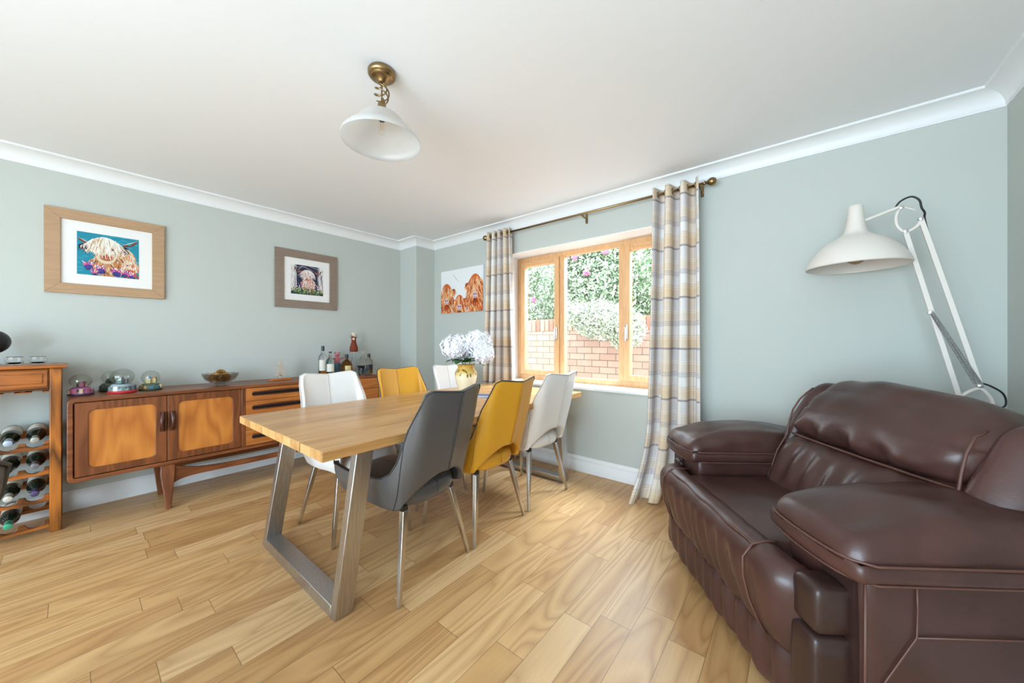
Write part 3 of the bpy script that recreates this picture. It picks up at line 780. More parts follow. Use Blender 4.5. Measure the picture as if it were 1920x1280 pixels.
bottle('shorter clear bottle with slim black stopper and white label beside the tall one', (-3.60, 1.60, TZS), [(0, 0), (.034, 0), (.036, .004), (.036, .145), (.030, .165), (.013, .19), (.012, .235)], mat('green_tint_glass', (.80, .90, .80), 0, spec=.5, Transmission_Weight=1.0, IOR=1.3), (.014, .232, .246, M['black']), (.032, .06, M['amber']), (.0367, .05, .125, A0, A1, M['label']))
bottle('round amber whisky bottle with black stopper and pale yellow label', (-3.62, 1.775, TZS), [(0, 0), (.040, 0), (.050, .01), (.054, .06), (.052, .105), (.040, .135), (.020, .152), (.013, .160), (.013, .175)], M['amber'], (.0155, .170, .215, M['black']), None, (.0546, .035, .10, -.75, .35, pal))
bottle('square-shouldered clear bottle with black label and black cap at the right of the drinks', (-3.60, 2.005, TZS), [(0, 0), (.036, 0), (.039, .004), (.039, .12), (.034, .14), (.015, .165), (.013, .185)], M['glass'], (.0155, .175, .215, M['black']), (.035, .05, M['amber']), (.0397, .045, .10, A0, A1, blk))
bottle('slim clear glass decanter standing behind the black-labelled bottle', (-3.74, 2.015, TZS), [(0, 0), (.034, 0), (.036, .01), (.036, .12), (.028, .16), (.014, .19), (.013, .225), (.020, .232), (.020, .238)], M['glass'], None, name='glass_decanter', cat='decanter')
o = MB().lathe([(0, 0), (.036, 0), (.036, .115), (.033, .12), (0, .12)], 28).build('drinks_tin', mat('blue_tin', srgb(34, 92, 116), .35), loc=(-3.74, 1.735, TZS)); tag(o, 'blue cylindrical tin standing behind the amber bottle', 'tin')
# glass flask with cow stopper
t_ = thing('glass_flask', 'conical clear glass flask under the knitted cow cover', 'flask', (-3.73, 1.905, TZS))
MB().lathe([(0, 0), (.052, 0), (.055, .006), (.018, .16), (.014, .20), (.014, .25), (.012, .25), (.012, .20), (.016, .158), (.050, .010), (0, .006)], 28).build('flask', M['glass'], t_)
brown = mat('brown_wool', srgb(122, 52, 26), 0.9); cream = mat('cream_wool', srgb(232, 214, 190), 0.9); pink = mat('pink_wool', srgb(214, 130, 134), 0.85); grey_ = mat('grey_wool', srgb(120, 112, 108), 0.85)
t_ = thing('knitted_cow', 'brown knitted cow with cream fringe perched on the glass flask', 'soft toy', (-3.73, 1.905, TZS + .235))
MB().lathe([(.0, .0), (.034, .0), (.042, .012), (.040, .05), (.028, .09), (.022, .112), (.024, .135), (.021, .155), (.010, .168), (0, .170)], 24).build('body', brown, t_)
MB().ball((.022, -.012, .138), (.013, .013, .013), 12, 8).build('muzzle', cream, t_)
b = MB()
for k in range(14): b.ball((.012 * math.cos(k * 2.4), .014 * math.sin(k * 2.4), .172 + .012 * (k % 3)), .010, 8, 6)
b.build('fringe', cream, t_)
for s in (-1, 1):
    MB().tube([(0, s * .012, .165), (0, s * .026, .172), (0, s * .030, .190)], [.005, .004, .002], 6).build('horn', grey_, t_)
    MB().ball((0, s * .030, .158), (.005, .012, .005), 8, 6).build('ear', brown, t_)
# pink knitted pig
t_ = thing('knitted_pig', 'pink knitted pig with outstretched arms behind the amber bottle', 'soft toy', (-3.72, 1.755, TZS + .120))
t_.location = (-3.745, 1.735, TZS + .1205)
MB().lathe([(0, 0), (.024, .0), (.028, .02), (.022, .055), (.012, .070), (0, .072)], 20).build('body', pink, t_)
MB().ball((0, .0, .088), (.022, .025, .024), 16, 12).build('head', pink, t_)
MB().lathe([(.010, 0), (.010, .012), (0, .013)], 12, M=Mx((.018, -.002, .084), (0, PI / 2, 0))).build('snout', mat('rose_wool', srgb(196, 96, 108), .85), t_)
for s in (-1, 1):
    MB().tube([(0, s * .018, .050), (.004, s * .045, .046), (.004, s * .072, .034 if s < 0 else .060)], [.008, .010, .005], 8).build('arm', pink, t_)
    MB().ball((0, s * .021, .106), (.005, .010, .007), 8, 6).build('ear', grey_, t_)
o = MB().lathe([(.012, 0), (.014, .01), (.055, .075), (.058, .085), (.052, .085), (.010, .012)], 4, sx=1, sy=1).build('angular_bowl', M['black'], loc=(-3.67, 1.962, TZS), rot=(0, 0, .4), smooth=0); tag(o, 'black angular flared bowl between the flask and the black-labelled bottle', 'bowl')
# shot glasses
def tumbler(loc, r, h):
    return MB().lathe([(0, 0), (r * .8, 0), (r * .84, .002), (r, h), (r * .93, h), (r * .78, .010), (0, .009)], 20).build('shot_glass', M['glass'], loc=loc)
k = 0
for (x, y, r, h) in [(-3.53, 1.668, .021, .058), (-3.58, 1.69, .021, .058), (-3.52, 1.715, .021, .058), (-3.55, 1.845, .019, .066), (-3.55, 1.884, .019, .066), (-3.55, 1.923, .019, .066), (-3.55, 1.962, .019, .066), (-3.51, 1.865, .019, .066), (-3.51, 1.905, .019, .066), (-3.51, 1.944, .019, .066)]:
    o = tumbler((x, y, TZS), r, h); k += 1
    if k <= 3: tag(o, 'small clear glass left of the amber bottle', 'glass', 'small glasses left of the amber bottle')
    else: tag(o, 'small clear shot glass in the rows right of the amber bottle', 'glass', 'shot glasses right of the amber bottle')

# ------------------------------------------------------------------ vase, flowers and notebook on the table
t_ = thing('flower_vase', 'cream ceramic vase with ochre neck and painted leaves on the table', 'vase', (-2.04, 1.95, TZ))
vm = mat('glazed_cream', srgb(232, 218, 190), 0.25); t = NT(vm)
sp_ = t.add('ShaderNodeSeparateXYZ'); t.link(t.obj(), sp_.inputs[0])
nz = t.math('ADD', sp_.outputs[2], t.math('MULTIPLY', t.noise(t.obj(), 22, 2), .035))
t.link(t.ramp(t.math('MULTIPLY', nz, 4), [(.0, srgb(236, 222, 186)), (.62, srgb(238, 226, 196)), (.76, srgb(226, 190, 110)), (.95, srgb(210, 160, 70))]), t.b.inputs['Base Color'])
vp = [(0, 0), (.050, 0), (.052, .004), (.056, .03), (.078, .10), (.088, .145), (.086, .175), (.072, .200), (.062, .212), (.064, .225), (.072, .234), (.068, .236), (.058, .225), (.056, .212), (.066, .195), (.078, .170), (.070, .10), (.048, .02), (0, .015)]
MB().lathe(vp, 40).build('vase_body', vm, t_, smooth=180)
lm_ = mat('painted_olive', srgb(120, 108, 40), .3); b = MB()
def vr(z):
    for (r0, z0), (r1, z1) in zip(vp[2:], vp[3:]):
        if z0 <= z <= z1: return lerp(r0, r1, (z - z0) / (z1 - z0))
    return .08
for (a, z, tl) in [(-1.9, .172, .4), (-1.25, .165, -.4), (-.75, .185, .8), (-.62, .155, .0), (-.35, .158, .25), (.0, .18, -.7), (.35, .165, .4), (-1.6, .19, -.8), (-1.0, .195, 1.2)]:
    P = []
    for i in range(12):
        q = 2 * PI * i / 12; lx = .006 * math.sin(q); lz = .016 * math.cos(q)
        X_, Z_ = lx * math.cos(tl) - lz * math.sin(tl), lx * math.sin(tl) + lz * math.cos(tl)
        zz = z + Z_; rr_ = vr(min(.21, zz)) + .0008; an = a + X_ / .085
        P.append((rr_ * math.cos(an), rr_ * math.sin(an), zz))
    b.add(P, [tuple(range(12))])
b.build('painted_leaves', lm_, t_)
petal = mat('white_petal', srgb(248, 248, 248), .6, spec=.2); petal2 = mat('lilac_tinged_petal', srgb(236, 232, 242), .6, spec=.2)
leafm = mat('hydrangea_leaf', srgb(46, 86, 44), .45); stemm = mat('green_stem', srgb(120, 140, 80), .5)
def floret(b, c, n, s, rnd, mi):
    n = n.normalized(); u_ = n.orthogonal().normalized(); w_ = n.cross(u_); a0 = rnd.random() * PI
    for k in range(4):
        a = a0 + k * PI / 2
        d = u_ * math.cos(a) + w_ * math.sin(a); e = n.cross(d)
        P = [c, c + d * s * .55 + e * s * .48 + n * s * .18, c + d * s * 1.05 + n * s * rnd.uniform(-.1, .25), c + d * s * .55 - e * s * .48 + n * s * .18]
        b.add(P, [(0, 1, 2, 3)], mi)
Rv = Vector((.7786, .6276, 0)); Fv = Vector((-.6276, .7786, 0))
fb = thing('hydrangea_bunch', 'bunch of white hydrangea heads with green leaves standing in the vase', 'flowers', (-2.04, 1.95, TZ + .20))
heads = [(-.070, -.01, .245, .118, .100), (.085, .02, .270, .122, .104), (.135, -.03, .195, .088, .082), (-.02, .09, .25, .10, .09)]
for q, (l, dd, z, r, rz_) in enumerate(heads):
    rr = random.Random(q + 5); c = Rv * l + Fv * dd + Vector((0, 0, z - .07)); b = MB()
    b.ball(tuple(c), (r * .80, r * .80, rz_ * .80), 16, 10, 1)
    for k in range(330):
        ph = math.acos(1 - 2 * (k + .5) / 330); th = k * 2.39996
        d = Vector((math.sin(ph) * math.cos(th), math.sin(ph) * math.sin(th), math.cos(ph)))
        s = rr.uniform(.88, 1.04) * (1 + .05 * math.sin(d.x * 9) * math.cos(d.y * 7))
        p = c + Vector((d.x * r * s, d.y * r * s, d.z * rz_ * s))
        floret(b, p, d + Vector((rr.uniform(-.4, .4), rr.uniform(-.4, .4), rr.uniform(-.4, .4))), rr.uniform(.013, .019), rr, 1 if (d.z < -.2 and rr.random() < .5) or rr.random() < .12 else 0)
    b.build('flower_head', [petal, petal2], fb, smooth=0)
    MB().tube([(0, 0, -.12), tuple(c * .35 + Vector((0, 0, -.02))), tuple(c)], .004, 6).build('stem', stemm, fb)
def leafblade(b, root, tip, w, droop, n=8, mi=0):
    root, tip = Vector(root), Vector(tip); d = tip - root; sd = d.cross(Vector((0, 0, 1))).normalized(); rows = []
    for i in range(n + 1):
        f = i / n; c = root + d * f + Vector((0, 0, -droop * f * f + .012 * math.sin(f * PI)))
        ww = w * math.sin(PI * min(1, f * .95 + .04)) ** .8 * (1 + .06 * (i % 2))
        rows.append([tuple(c - sd * ww + Vector((0, 0, ww * .25))), tuple(c), tuple(c + sd * ww + Vector((0, 0, ww * .25)))])
    b.grid(rows, mi)
for (l, dd, z, w, dr) in ((-.150, -.06, .085, .042, .03), (-.055, -.14, .075, .045, .03), (.150, -.07, .062, .040, .03), (.02, .12, .09, .04, .02), (-.12, .07, .08, .035, .03), (.07, -.12, .10, .035, .02)):
    b = MB(); tip = Rv * l + Fv * dd + Vector((0, 0, z)); leafblade(b, (Rv * l * .2 + Fv * dd * .2 + Vector((0, 0, .055))), tip, w, dr)
    b.build('leaf', leafm, fb, smooth=180, solid=.0008)
nb = thing('notebook', 'small blue notebook lying on the table beyond the grey chair back', 'notebook', (-1.845, 1.955, TZ), .5)
MB().box(-.055, .055, -.04, .04, 0, .003).box(-.055, .055, -.04, .04, .012, .015).box(-.055, -.052, -.04, .04, 0, .015).build('cover', mat('slate_blue_cover', srgb(84, 100, 140), .5), nb, smooth=0)
MB().box(-.052, .053, -.038, .038, .003, .012).build('pages', mat('paper_pages', srgb(206, 214, 232), .7), nb, smooth=0)

# ------------------------------------------------------------------ pendant ceiling light
PXc, PYc = -1.471, .882
pl = thing('pendant_light', 'brass ceiling light with twisted arms and a frosted glass bell shade', 'ceiling light', (PXc, PYc, ZC))
MB().lathe([(0, 0), (.056, 0), (.060, -.006), (.060, -.020), (.054, -.026), (.050, -.028), (.048, -.033), (.040, -.036), (.028, -.040), (.020, -.052), (.012, -.060), (0, -.062)], 40).build('canopy', M['brass'], pl, smooth=50)
b = MB(); nb_ = 40
for k in range(nb_):
    a = 2 * PI * k / nb_; b.ball((.052 * math.cos(a), .052 * math.sin(a), -.027), .0027, 6, 4)
b.build('beading', M['brass'], pl)
for k in range(3):
    pts = []
    for i in range(25):
        f = i / 24; a = 2 * PI * k / 3 + f * 2 * PI * 1.15; r = .006 + .026 * math.sin(PI * f) ** .8
        pts.append((r * math.cos(a), r * math.sin(a), -.055 - .098 * f))
    MB().tube(pts, .0032, 7).build('twisted_arm', M['brass'], pl, smooth=180)
MB().tube([(0, 0, -.05), (0, 0, -.155)], .004, 8).build('rod', M['brass'], pl)
MB().lathe([(0, -.148), (.015, -.148), (.018, -.152), (.018, -.175), (.021, -.186), (.028, -.196), (.030, -.200), (.0, -.200)], 28).build('lamp_holder', M['brass'], pl, smooth=50)
sm_ = bpy.data.materials.new('frosted_glass'); sm_.use_nodes = True; tn = sm_.node_tree; tn.nodes.clear()
o_ = tn.nodes.new('ShaderNodeOutputMaterial'); m1 = tn.nodes.new('ShaderNodeMixShader'); m2 = tn.nodes.new('ShaderNodeMixShader'); m3 = tn.nodes.new('ShaderNodeMixShader')
df = tn.nodes.new('ShaderNodeBsdfDiffuse'); tl = tn.nodes.new('ShaderNodeBsdfTranslucent'); tp = tn.nodes.new('ShaderNodeBsdfTransparent'); gs = tn.nodes.new('ShaderNodeBsdfGlossy')
df.inputs[0].default_value = tl.inputs[0].default_value = (.86, .85, .83, 1); gs.inputs['Roughness'].default_value = .25
m1.inputs[0].default_value = .55; m2.inputs[0].default_value = .28; m3.inputs[0].default_value = .06
tn.links.new(df.outputs[0], m1.inputs[1]); tn.links.new(tl.outputs[0], m1.inputs[2]); tn.links.new(m1.outputs[0], m2.inputs[1]); tn.links.new(tp.outputs[0], m2.inputs[2])
tn.links.new(m2.outputs[0], m3.inputs[1]); tn.links.new(gs.outputs[0], m3.inputs[2]); tn.links.new(m3.outputs[0], o_.inputs[0])
zr = 2.055 - ZC
MB().lathe([(.026, -.188), (.045, -.192), (.075, -.206), (.098, -.228), (.110, -.246), (.125, -.262), (.150, -.285), (.168, -.305), (.173, zr), (.171, zr - .002), (.166, -.306), (.148, -.288), (.123, -.265), (.108, -.249), (.096, -.231), (.073, -.209), (.044, -.195), (.026, -.191)], 56).build('glass_shade', sm_, pl, smooth=180)
MB().lathe([(.012, -.198), (.014, -.200), (.014, -.225), (.010, -.228), (0, -.228)], 16).build('bulb_cap', M['black'], pl)
MB().lathe([(.008, -.226), (.014, -.235), (.016, -.255), (.016, -.275), (.010, -.288), (0, -.291)], 20).build('bulb', M['pane'], pl, smooth=180)
b = MB()
for k in range(4):
    a = k * PI / 2; b.tube([(.006 * math.cos(a), .006 * math.sin(a), -.236), (.009 * math.cos(a), .009 * math.sin(a), -.275)], .0012, 5)
b.build('filament', mat('warm_filament', srgb(226, 190, 140), .5), pl)

# ------------------------------------------------------------------ curtain pole and curtains
CY, CZ = 2.745, 2.245
cp = thing('curtain_pole', 'slim antique brass curtain pole with ball finials above the window', 'curtain pole', (-1.5, CY, CZ))
MB().tube([(-2.525 + 1.5, 0, 0), (-.505 + 1.5, 0, 0)], .0095, 14).build('pole', M['brass'], cp, smooth=180)
for x, s in ((-2.525 + 1.5, -1), (-.505 + 1.5, 1)):
    MB().lathe([(.0095, 0), (.014, .002), (.014, .010), (.009, .014), (.012, .020), (.023, .034), (.0275, .048), (.0255, .062), (.015, .075), (0, .079)], 28, M=Mx((x, 0, 0), (0, s * PI / 2, 0))).build('finial', M['brass'], cp, smooth=60)
for x in (-2.49, -1.44, -.53):
    b = MB().tube([(x + 1.5, 0, -.012), (x + 1.5, .03, -.020), (x + 1.5, YW - CY, -.020)], .006, 8).box(x + 1.5 - .010, x + 1.5 + .010, YW - CY - .006, YW - CY, -.060, .025)
    b.box(x + 1.5 - .008, x + 1.5 + .008, -.012, .012, -.016, -.008)
    b.ball((x + 1.5, YW - CY - .010, -.050), .008, 10, 6)
    b.build('bracket', M['brass'], cp)
pm_ = mat('plaid_curtain', srgb(205, 195, 182), .85, spec=.15); t = NT(pm_)
uvn = t.add('ShaderNodeUVMap'); sp2 = t.add('ShaderNodeSeparateXYZ'); t.link(uvn.outputs[0], sp2.inputs[0])
def band(coord, period, phase, width):
    """1 inside a band of that half-width centred on phase"""
    f = t.math('FRACT', t.math('ADD', t.math('DIVIDE', coord, period), .5 - phase / period))
    return t.math('LESS_THAN', t.math('ABSOLUTE', t.math('SUBTRACT', f, .5)), width / period)
def soft(coord, period, phase, width):
    f = t.math('FRACT', t.math('ADD', t.math('DIVIDE', coord, period), .5 - phase / period))
    d = t.math('ABSOLUTE', t.math('SUBTRACT', f, .5))
    mr = t.add('ShaderNodeMapRange'); mr.inputs[1].default_value = width / period * .8; mr.inputs[2].default_value = width / period * 1.15; mr.inputs[3].default_value = 1; mr.inputs[4].default_value = 0
    t.link(d, mr.inputs[0]); return mr.outputs[0]
U_, V_ = sp2.outputs[0], sp2.outputs[1]
wob = t.noise(t.obj(), 2.0, 1)
PV, PU = .366, .300
must, grey1, dk, crm = srgb(224, 192, 146), srgb(190, 182, 182), srgb(128, 120, 128), srgb(240, 236, 230)
c = t.mix(t.math('MULTIPLY', soft(V_, PV, .050, .045), .62), srgb(216, 209, 206), must)
c = t.mix(t.math('MULTIPLY', soft(V_, PV, .235, .04), .35), c, must)
c = t.mix(t.math('MULTIPLY', soft(V_, PV, .130, .030), .55), c, crm)
c = t.mix(t.math('MULTIPLY', soft(U_, PU, .06, .045), .38), c, must)
c = t.mix(t.math('MULTIPLY', soft(U_, PU, .16, .045), .50), c, grey1)
c = t.mix(t.math('MULTIPLY', soft(U_, PU, .25, .03), .5), c, crm)
c = t.mix(t.math('MULTIPLY', band(V_, PV, 0, .007), .7), c, dk)
for q in (-.012, 0, .012): c = t.mix(t.math('MULTIPLY', band(V_, PV, .183 + q, .0016), .75), c, dk)
for q in (-.010, 0, .010): c = t.mix(t.math('MULTIPLY', band(U_, PU, .11 + q, .0013), .6), c, dk)
for q in (.07, .085, .26, .275): c = t.mix(t.math('MULTIPLY', band(V_, PV, q, .0016), .6), c, crm)
for q in (.02, .035, .20, .215): c = t.mix(t.math('MULTIPLY', band(U_, PU, q, .0014), .45), c, crm)
t.link(c, t.b.inputs['Base Color'])
cmb = t.add('ShaderNodeCombineXYZ'); t.link(t.math('MULTIPLY', U_, 900), cmb.inputs[0]); t.link(t.math('MULTIPLY', V_, 900), cmb.inputs[1])
t.bump(t.noise(cmb.outputs[0], 1, 2), .15, .001)
lin = mat('curtain_lining', srgb(226, 222, 214), .9)
def curtain(label, xt0, xt1, xb0, xb1, nf, flare, seed, zb=.015, amp=.042):
    t = thing('curtain', label, 'curtain', ((xt0 + xt1) / 2, CY, 0), group='plaid eyelet curtains'); rr = random.Random(seed)
    NU, NV = 26 * nf, 46; rows = []; uvs = []
    ph = [rr.uniform(-.25, .25) for _ in range(nf + 2)]; am = [rr.uniform(.75, 1.15) for _ in range(nf + 2)]
    zt = CZ + .042
    prev = None
    for j in range(NV + 1):
        g_ = j / NV; z = lerp(zt, zb, g_)
        row = []; s_ = 0
        for i in range(NU + 1):
            f = i / NU; k = f * nf
            x0 = lerp(xt0, xt1, f); x1 = lerp(xb0, xb1, f)
            x = lerp(x0, x1, g_ ** 1.3)
            kk = int(min(k, nf - 1)); w = g_ ** .7
            phase = 2 * PI * k + w * ph[kk] * math.sin(PI * (k - kk)) * 2
            y = CY - amp * lerp(1, am[kk], w) * math.cos(phase) * (1 + .15 * g_)
            x += .012 * math.sin(phase * 2) * (.3 + w)
            x += .010 * w * math.sin(3 * g_ + kk)
            if z < .55: q = (1 - z / .55) ** 2; y -= flare * q * (1 - f) ** 1.5; x -= flare * .10 * q * (1 - f)
            y = min(y, YW - .022)
            row.append((x - t.location.x, y - CY, z))
        rows.append(row)
    b = MB().grid(rows); uv = []
    s_ = [0]
    for i in range(NU): s_.append(s_[-1] + math.hypot(rows[0][i + 1][0] - rows[0][i][0], rows[0][i + 1][1] - rows[0][i][1]))
    for j in range(NV + 1):
        for i in range(NU + 1): uv.append((s_[i] + .05 * seed, rows[j][i][2] + .0))
    b.uv = uv
    b.build('cloth', pm_, t, smooth=180, solid=.0025, off=0)
    for k in range(nf * 2):
        f = (k + .5) / (nf * 2); x = lerp(xt0, xt1, f) - t.location.x
        R_ = Mx((x, 0, CZ), (0, PI / 2, 0))
        pts = [(.021 * math.cos(a), .021 * math.sin(a), 0) for a in [2 * PI * q / 20 for q in range(20)]]
        b = MB().tube(pts, .0042, 6, closed=True, M=R_); b.build('eyelet', M['brass'], t, smooth=180)
    return t
curtain('plaid curtain hanging left of the window behind the flower vase', -2.515, -2.215, -2.62, -2.13, 4, .0, 1)
curtain('plaid curtain right of the window, its hem spreading on the floor by the armchair', -.835, -.530, -.90, -.50, 3, .26, 2, amp=.05)

# ------------------------------------------------------------------ leather armchair (local: +x towards the camera side, +y to the back)
M['brown'] = mat('brown_leather', srgb(72, 46, 42), 0.34, spec=0.5); t = NT(M['brown'])
v_ = t.add('ShaderNodeTexVoronoi'); v_.inputs['Scale'].default_value = 190; t.link(t.obj(), v_.inputs['Vector'])
n1 = t.noise(t.obj(), 5, 3); n2 = t.noise(t.obj(), 30, 4, .6)
t.link(t.ramp(n1, [(.25, srgb(58, 36, 32)), (.75, srgb(82, 52, 46))]), t.b.inputs['Base Color'])
t.link(t.math('ADD', .24, t.math('MULTIPLY', n1, .20)), t.b.inputs['Roughness'])
t.bump(t.math('ADD', t.math('MULTIPLY', v_.outputs[0], .10), t.math('MULTIPLY', n2, .55)), .24, .004)
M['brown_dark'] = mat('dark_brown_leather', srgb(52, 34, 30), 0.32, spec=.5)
M['seam'] = mat('worn_tan_seam', srgb(92, 58, 48), .5)
sofa_a = math.atan2(-.806, .592)
def SW(x, d, z=0): l = -x; return (-.592 * (1.515 + l) + .806 * (.83 + d), .806 * (1.515 + l) + .592 * (.83 + d), z)
so = thing('leather_armchair', 'wide dark brown leather armchair with padded arms standing across the corner', 'armchair', SW(0, 0), sofa_a)
BL = M['brown']
def nz3(p, s, k=0):
    from mathutils import noise as N
    return N.noise(Vector((p.x * s + k, p.y * s + k * 1.7, p.z * s)))
# side panels
for s in (1, -1):
    x0, x1 = (.30, .585) if s > 0 else (-.585, -.30)
    o = MB().rbox(x0, x1, .02, .80, .035, .56, .028, (10, 16, 12), (.0, 0, 0), lambda p, n: p + n * (.006 * nz3(p, 5) - .004)).build('arm_body', M['brown'], so, smooth=180)
    xs = s * .5865
    b = MB()
    b.tube([(xs, .14, .545), (xs, .142, .48), (xs, .14, .41), (xs, .06, .29), (xs, -.0 + .03, .235)], .0026, 5)
    b.tube([(xs, .14, .41), (xs, .40, .412), (xs, .785, .40)], .0026, 5)
    b.tube([(xs - s * .012, .028, .54), (xs - s * .010, .025, .30), (xs - s * .012, .028, .06)], .004, 5)
    b.build('seam', M['seam'], o, smooth=180)
    # arm pad
    a0, a1 = (.275, .612) if s > 0 else (-.612, -.275)
    def fa(p, n, s=s):
        q = p.copy(); t_ = (p.y + .04) / .70
        if p.z > .60: q.z += .030 * math.sin(PI * min(1, max(0, (t_ + .05) * .80))) - .026 * max(0, 1 - t_ * 3.2) ** 1.2 - .02 * max(0, t_ - .6)
        q.z += .010 * (1 - 1.0 * t_) * 0
        # front narrows towards the inner corner
        inner = s * p.x - .275
        if t_ < .22: q.y += .045 * (inner / .34) ** 2 * 0 + (1 - t_ / .22) * .020 * abs(inner / .17 - 1) ** 2
        if p.z > .59: q += n * (.010 * nz3(Vector((p.x * 2.4 + p.y * 2.0, p.y * .5 - p.x * 3, p.z)), 5, 3) + .004 * nz3(p, 14))
        return q
    o = MB().rbox(a0, a1, -.035, .66, .546, .602, .022, (14, 30, 6), (.004, 0.002, 0), fa).rbox(a0 + .003, a1 - .003, -.032, .655, .560, .660, .050, (18, 34, 10), (.0, 0, .022), fa).build('arm_pad', M['brown'], so, smooth=180)
    b = MB()
    for zz, rr_ in ((.550, .0032), (.600, .0036)):
        pts = []
        e = .0015 if zz > .57 else -.004
        for i in range(0, 61):
            f = i / 60
            if f < .4: u_ = f / .4; px, py = (a1 if s > 0 else a0) + s * e, lerp(.60, .03, u_)
            elif f < .6:
                u_ = (f - .4) / .2; xo, xi = (a1, a0) if s > 0 else (a0, a1)
                px = lerp(xo + s * e, xi - s * e, u_); py = -.036 - e + .020 * abs(2 * u_ - 1) ** 2 + .04 * (abs(2 * u_ - 1) ** 8)
            else: u_ = (f - .6) / .4; px, py = (a0 if s > 0 else a1) - s * e, lerp(.03, .60, u_)
            pts.append((px, py, zz))
        b.tube(pts, rr_, 6)
    b.build('piping', M['seam'], o, smooth=180)
    # stacked padded blocks in front of the arm body
    c0_, c1_ = (.455, .550) if s > 0 else (-.550, -.455)
    yb = -.072 if s > 0 else .0
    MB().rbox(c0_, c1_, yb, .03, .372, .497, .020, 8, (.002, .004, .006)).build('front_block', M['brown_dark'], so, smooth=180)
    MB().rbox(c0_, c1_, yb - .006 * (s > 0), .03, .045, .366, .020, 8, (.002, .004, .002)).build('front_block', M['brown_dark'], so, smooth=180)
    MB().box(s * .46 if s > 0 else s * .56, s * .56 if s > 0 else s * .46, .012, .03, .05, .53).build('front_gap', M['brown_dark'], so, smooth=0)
# seat with its front roll
def fs(p, n):
    q = p + n * (.006 * nz3(p, 4, 1))
    return q
MB().rbox(-.31, .34, -.09, .56, .33, .490, .055, (18, 22, 8), (0, 0, .014), lambda p, n: p + n * .006 * nz3(Vector((p.x * 2, p.y, p.z)), 6, 1)).build('seat_cushion', BL, so, smooth=180)
def ff(p, n):
    q = p.copy(); z = p.z
    fx = abs(p.x) / .49
    lean = .055 * max(0, (.47 - z) / .27) ** 1.3          # the front hangs back towards the floor
    q.y += lean * (1 if p.y < -.02 else .2)
    if p.y < -.02:
        w = math.sin(p.x * 72 + 2.6 * math.sin(p.x * 9) + z * 5) * .008 + math.sin(p.x * 31 + 1.3 - z * 9) * .004
        w *= min(1, max(0, (.47 - z) / .08)) * (1 if fx < .72 else .35)
        q.y += w - .016 * math.sin(PI * min(1, max(0, (z - .20) / .30)))
    if fx > .70: q.z -= .014 * ((fx - .70) / .3) ** 2 * (z > .4); q.y += .040 * ((fx - .70) / .30) ** 2 * (p.y < 0)
    if z > .44: q.z += .004 * nz3(p, 12, 2)
    return q
fr_ = MB().rbox(-.485, .485, -.125, .0, .205, .502, .062, (130, 8, 20), (0, 0, 0), ff).build('front_roll', BL, so, smooth=180)
b = MB().tube([(lerp(-.33, .33, i / 20), -.104 - .004 * math.sin(i * .9), .494) for i in range(21)], .0038, 6)
for s in (-1, 1):
    b.tube([(s * .33, -.02, .502), (s * .331, -.06, .503), (s * .333, -.104, .494), (s * .337, -.136, .455), (s * .342, -.138, .40), (s * .350, -.125, .33), (s * .358, -.098, .26), (s * .360, -.078, .232)], .0038, 6)
b.build('seam', M['seam'], fr_, smooth=180)
def fl(p, n):
    q = p.copy()
    if p.y < .0: q.y += math.sin(p.x * 70 + 2 * math.sin(p.x * 7) + p.z * 8) * .008 + math.sin(p.x * 23 + 4) * .004 + .03 * max(0, (.12 - p.z) / .1) ** 2
    return q
MB().rbox(-.478, .478, -.070, .02, .035, .235, .042, (130, 6, 12), (0, .006, 0), fl).build('footrest_panel', BL, so, smooth=180)
MB().box(-.44, .44, .02, .5, .06, .36).build('seat_base', M['dark'], so, smooth=0)
for x in (-.5, .5):
    for y in (.08, .72):
        MB().lathe([(0, 0), (.028, 0), (.030, .04), (0, .04)], 16, (x, y, 0)).build('foot', M['black'], so)
# back
bc = .07
def shear(q): q.y += (q.z - .70) * .50; return q
def fb1(p, n):
    q = p + n * (.013 * nz3(Vector((p.x * 2.6, p.y, p.z * .9)), 5.5, 5) + .006 * nz3(Vector((p.x * 2, p.y, p.z)), 13, 2))
    if p.y < .45:
        q.y += .012 * math.sin(p.x * 50 + 3 * math.sin(p.x * 8)) * max(0, 1 - abs(p.z - .60) / .14)
        q.y -= .020 * math.sin(PI * min(1, max(0, (p.z - .42) / .30)))
    return shear(q)
MB().rbox(bc - .345, bc + .345, .435, .64, .42, .712, .055, (44, 8, 24), (0, .015, .0), fb1).build('lumbar_cushion', BL, so, smooth=180)
def fb2(p, n):
    q = p + n * (.009 * nz3(Vector((p.x * 2.2, p.y, p.z * 1.3)), 5, 9) + .004 * nz3(p, 14, 2))
    if p.y < .50:
        q.y -= .040 * math.sin(PI * min(1, max(0, (p.z - .69) / .24))) ** .8
        dip = math.exp(-((p.z - .755) / .035) ** 2)
        q.y += .018 * math.sin(p.x * 30 + 1.0 + 2 * math.sin(p.x * 6)) * dip
    wz_ = min(1, max(0, (p.z - .72) / .22)); q.z -= wz_ * (.22 * max(0, p.y - .52) + .030 * max(0, p.x - bc + .1) / .45)
    q = shear(q)
    q.z -= .016 * ((p.x - bc) / .345) ** 2 * (p.z > .85)
    return q
MB().rbox(bc - .345, bc + .345, .440, .67, .700, .972, .085, (44, 12, 26), (0, .0, .012), fb2).build('headrest_roll', BL, so, smooth=180)
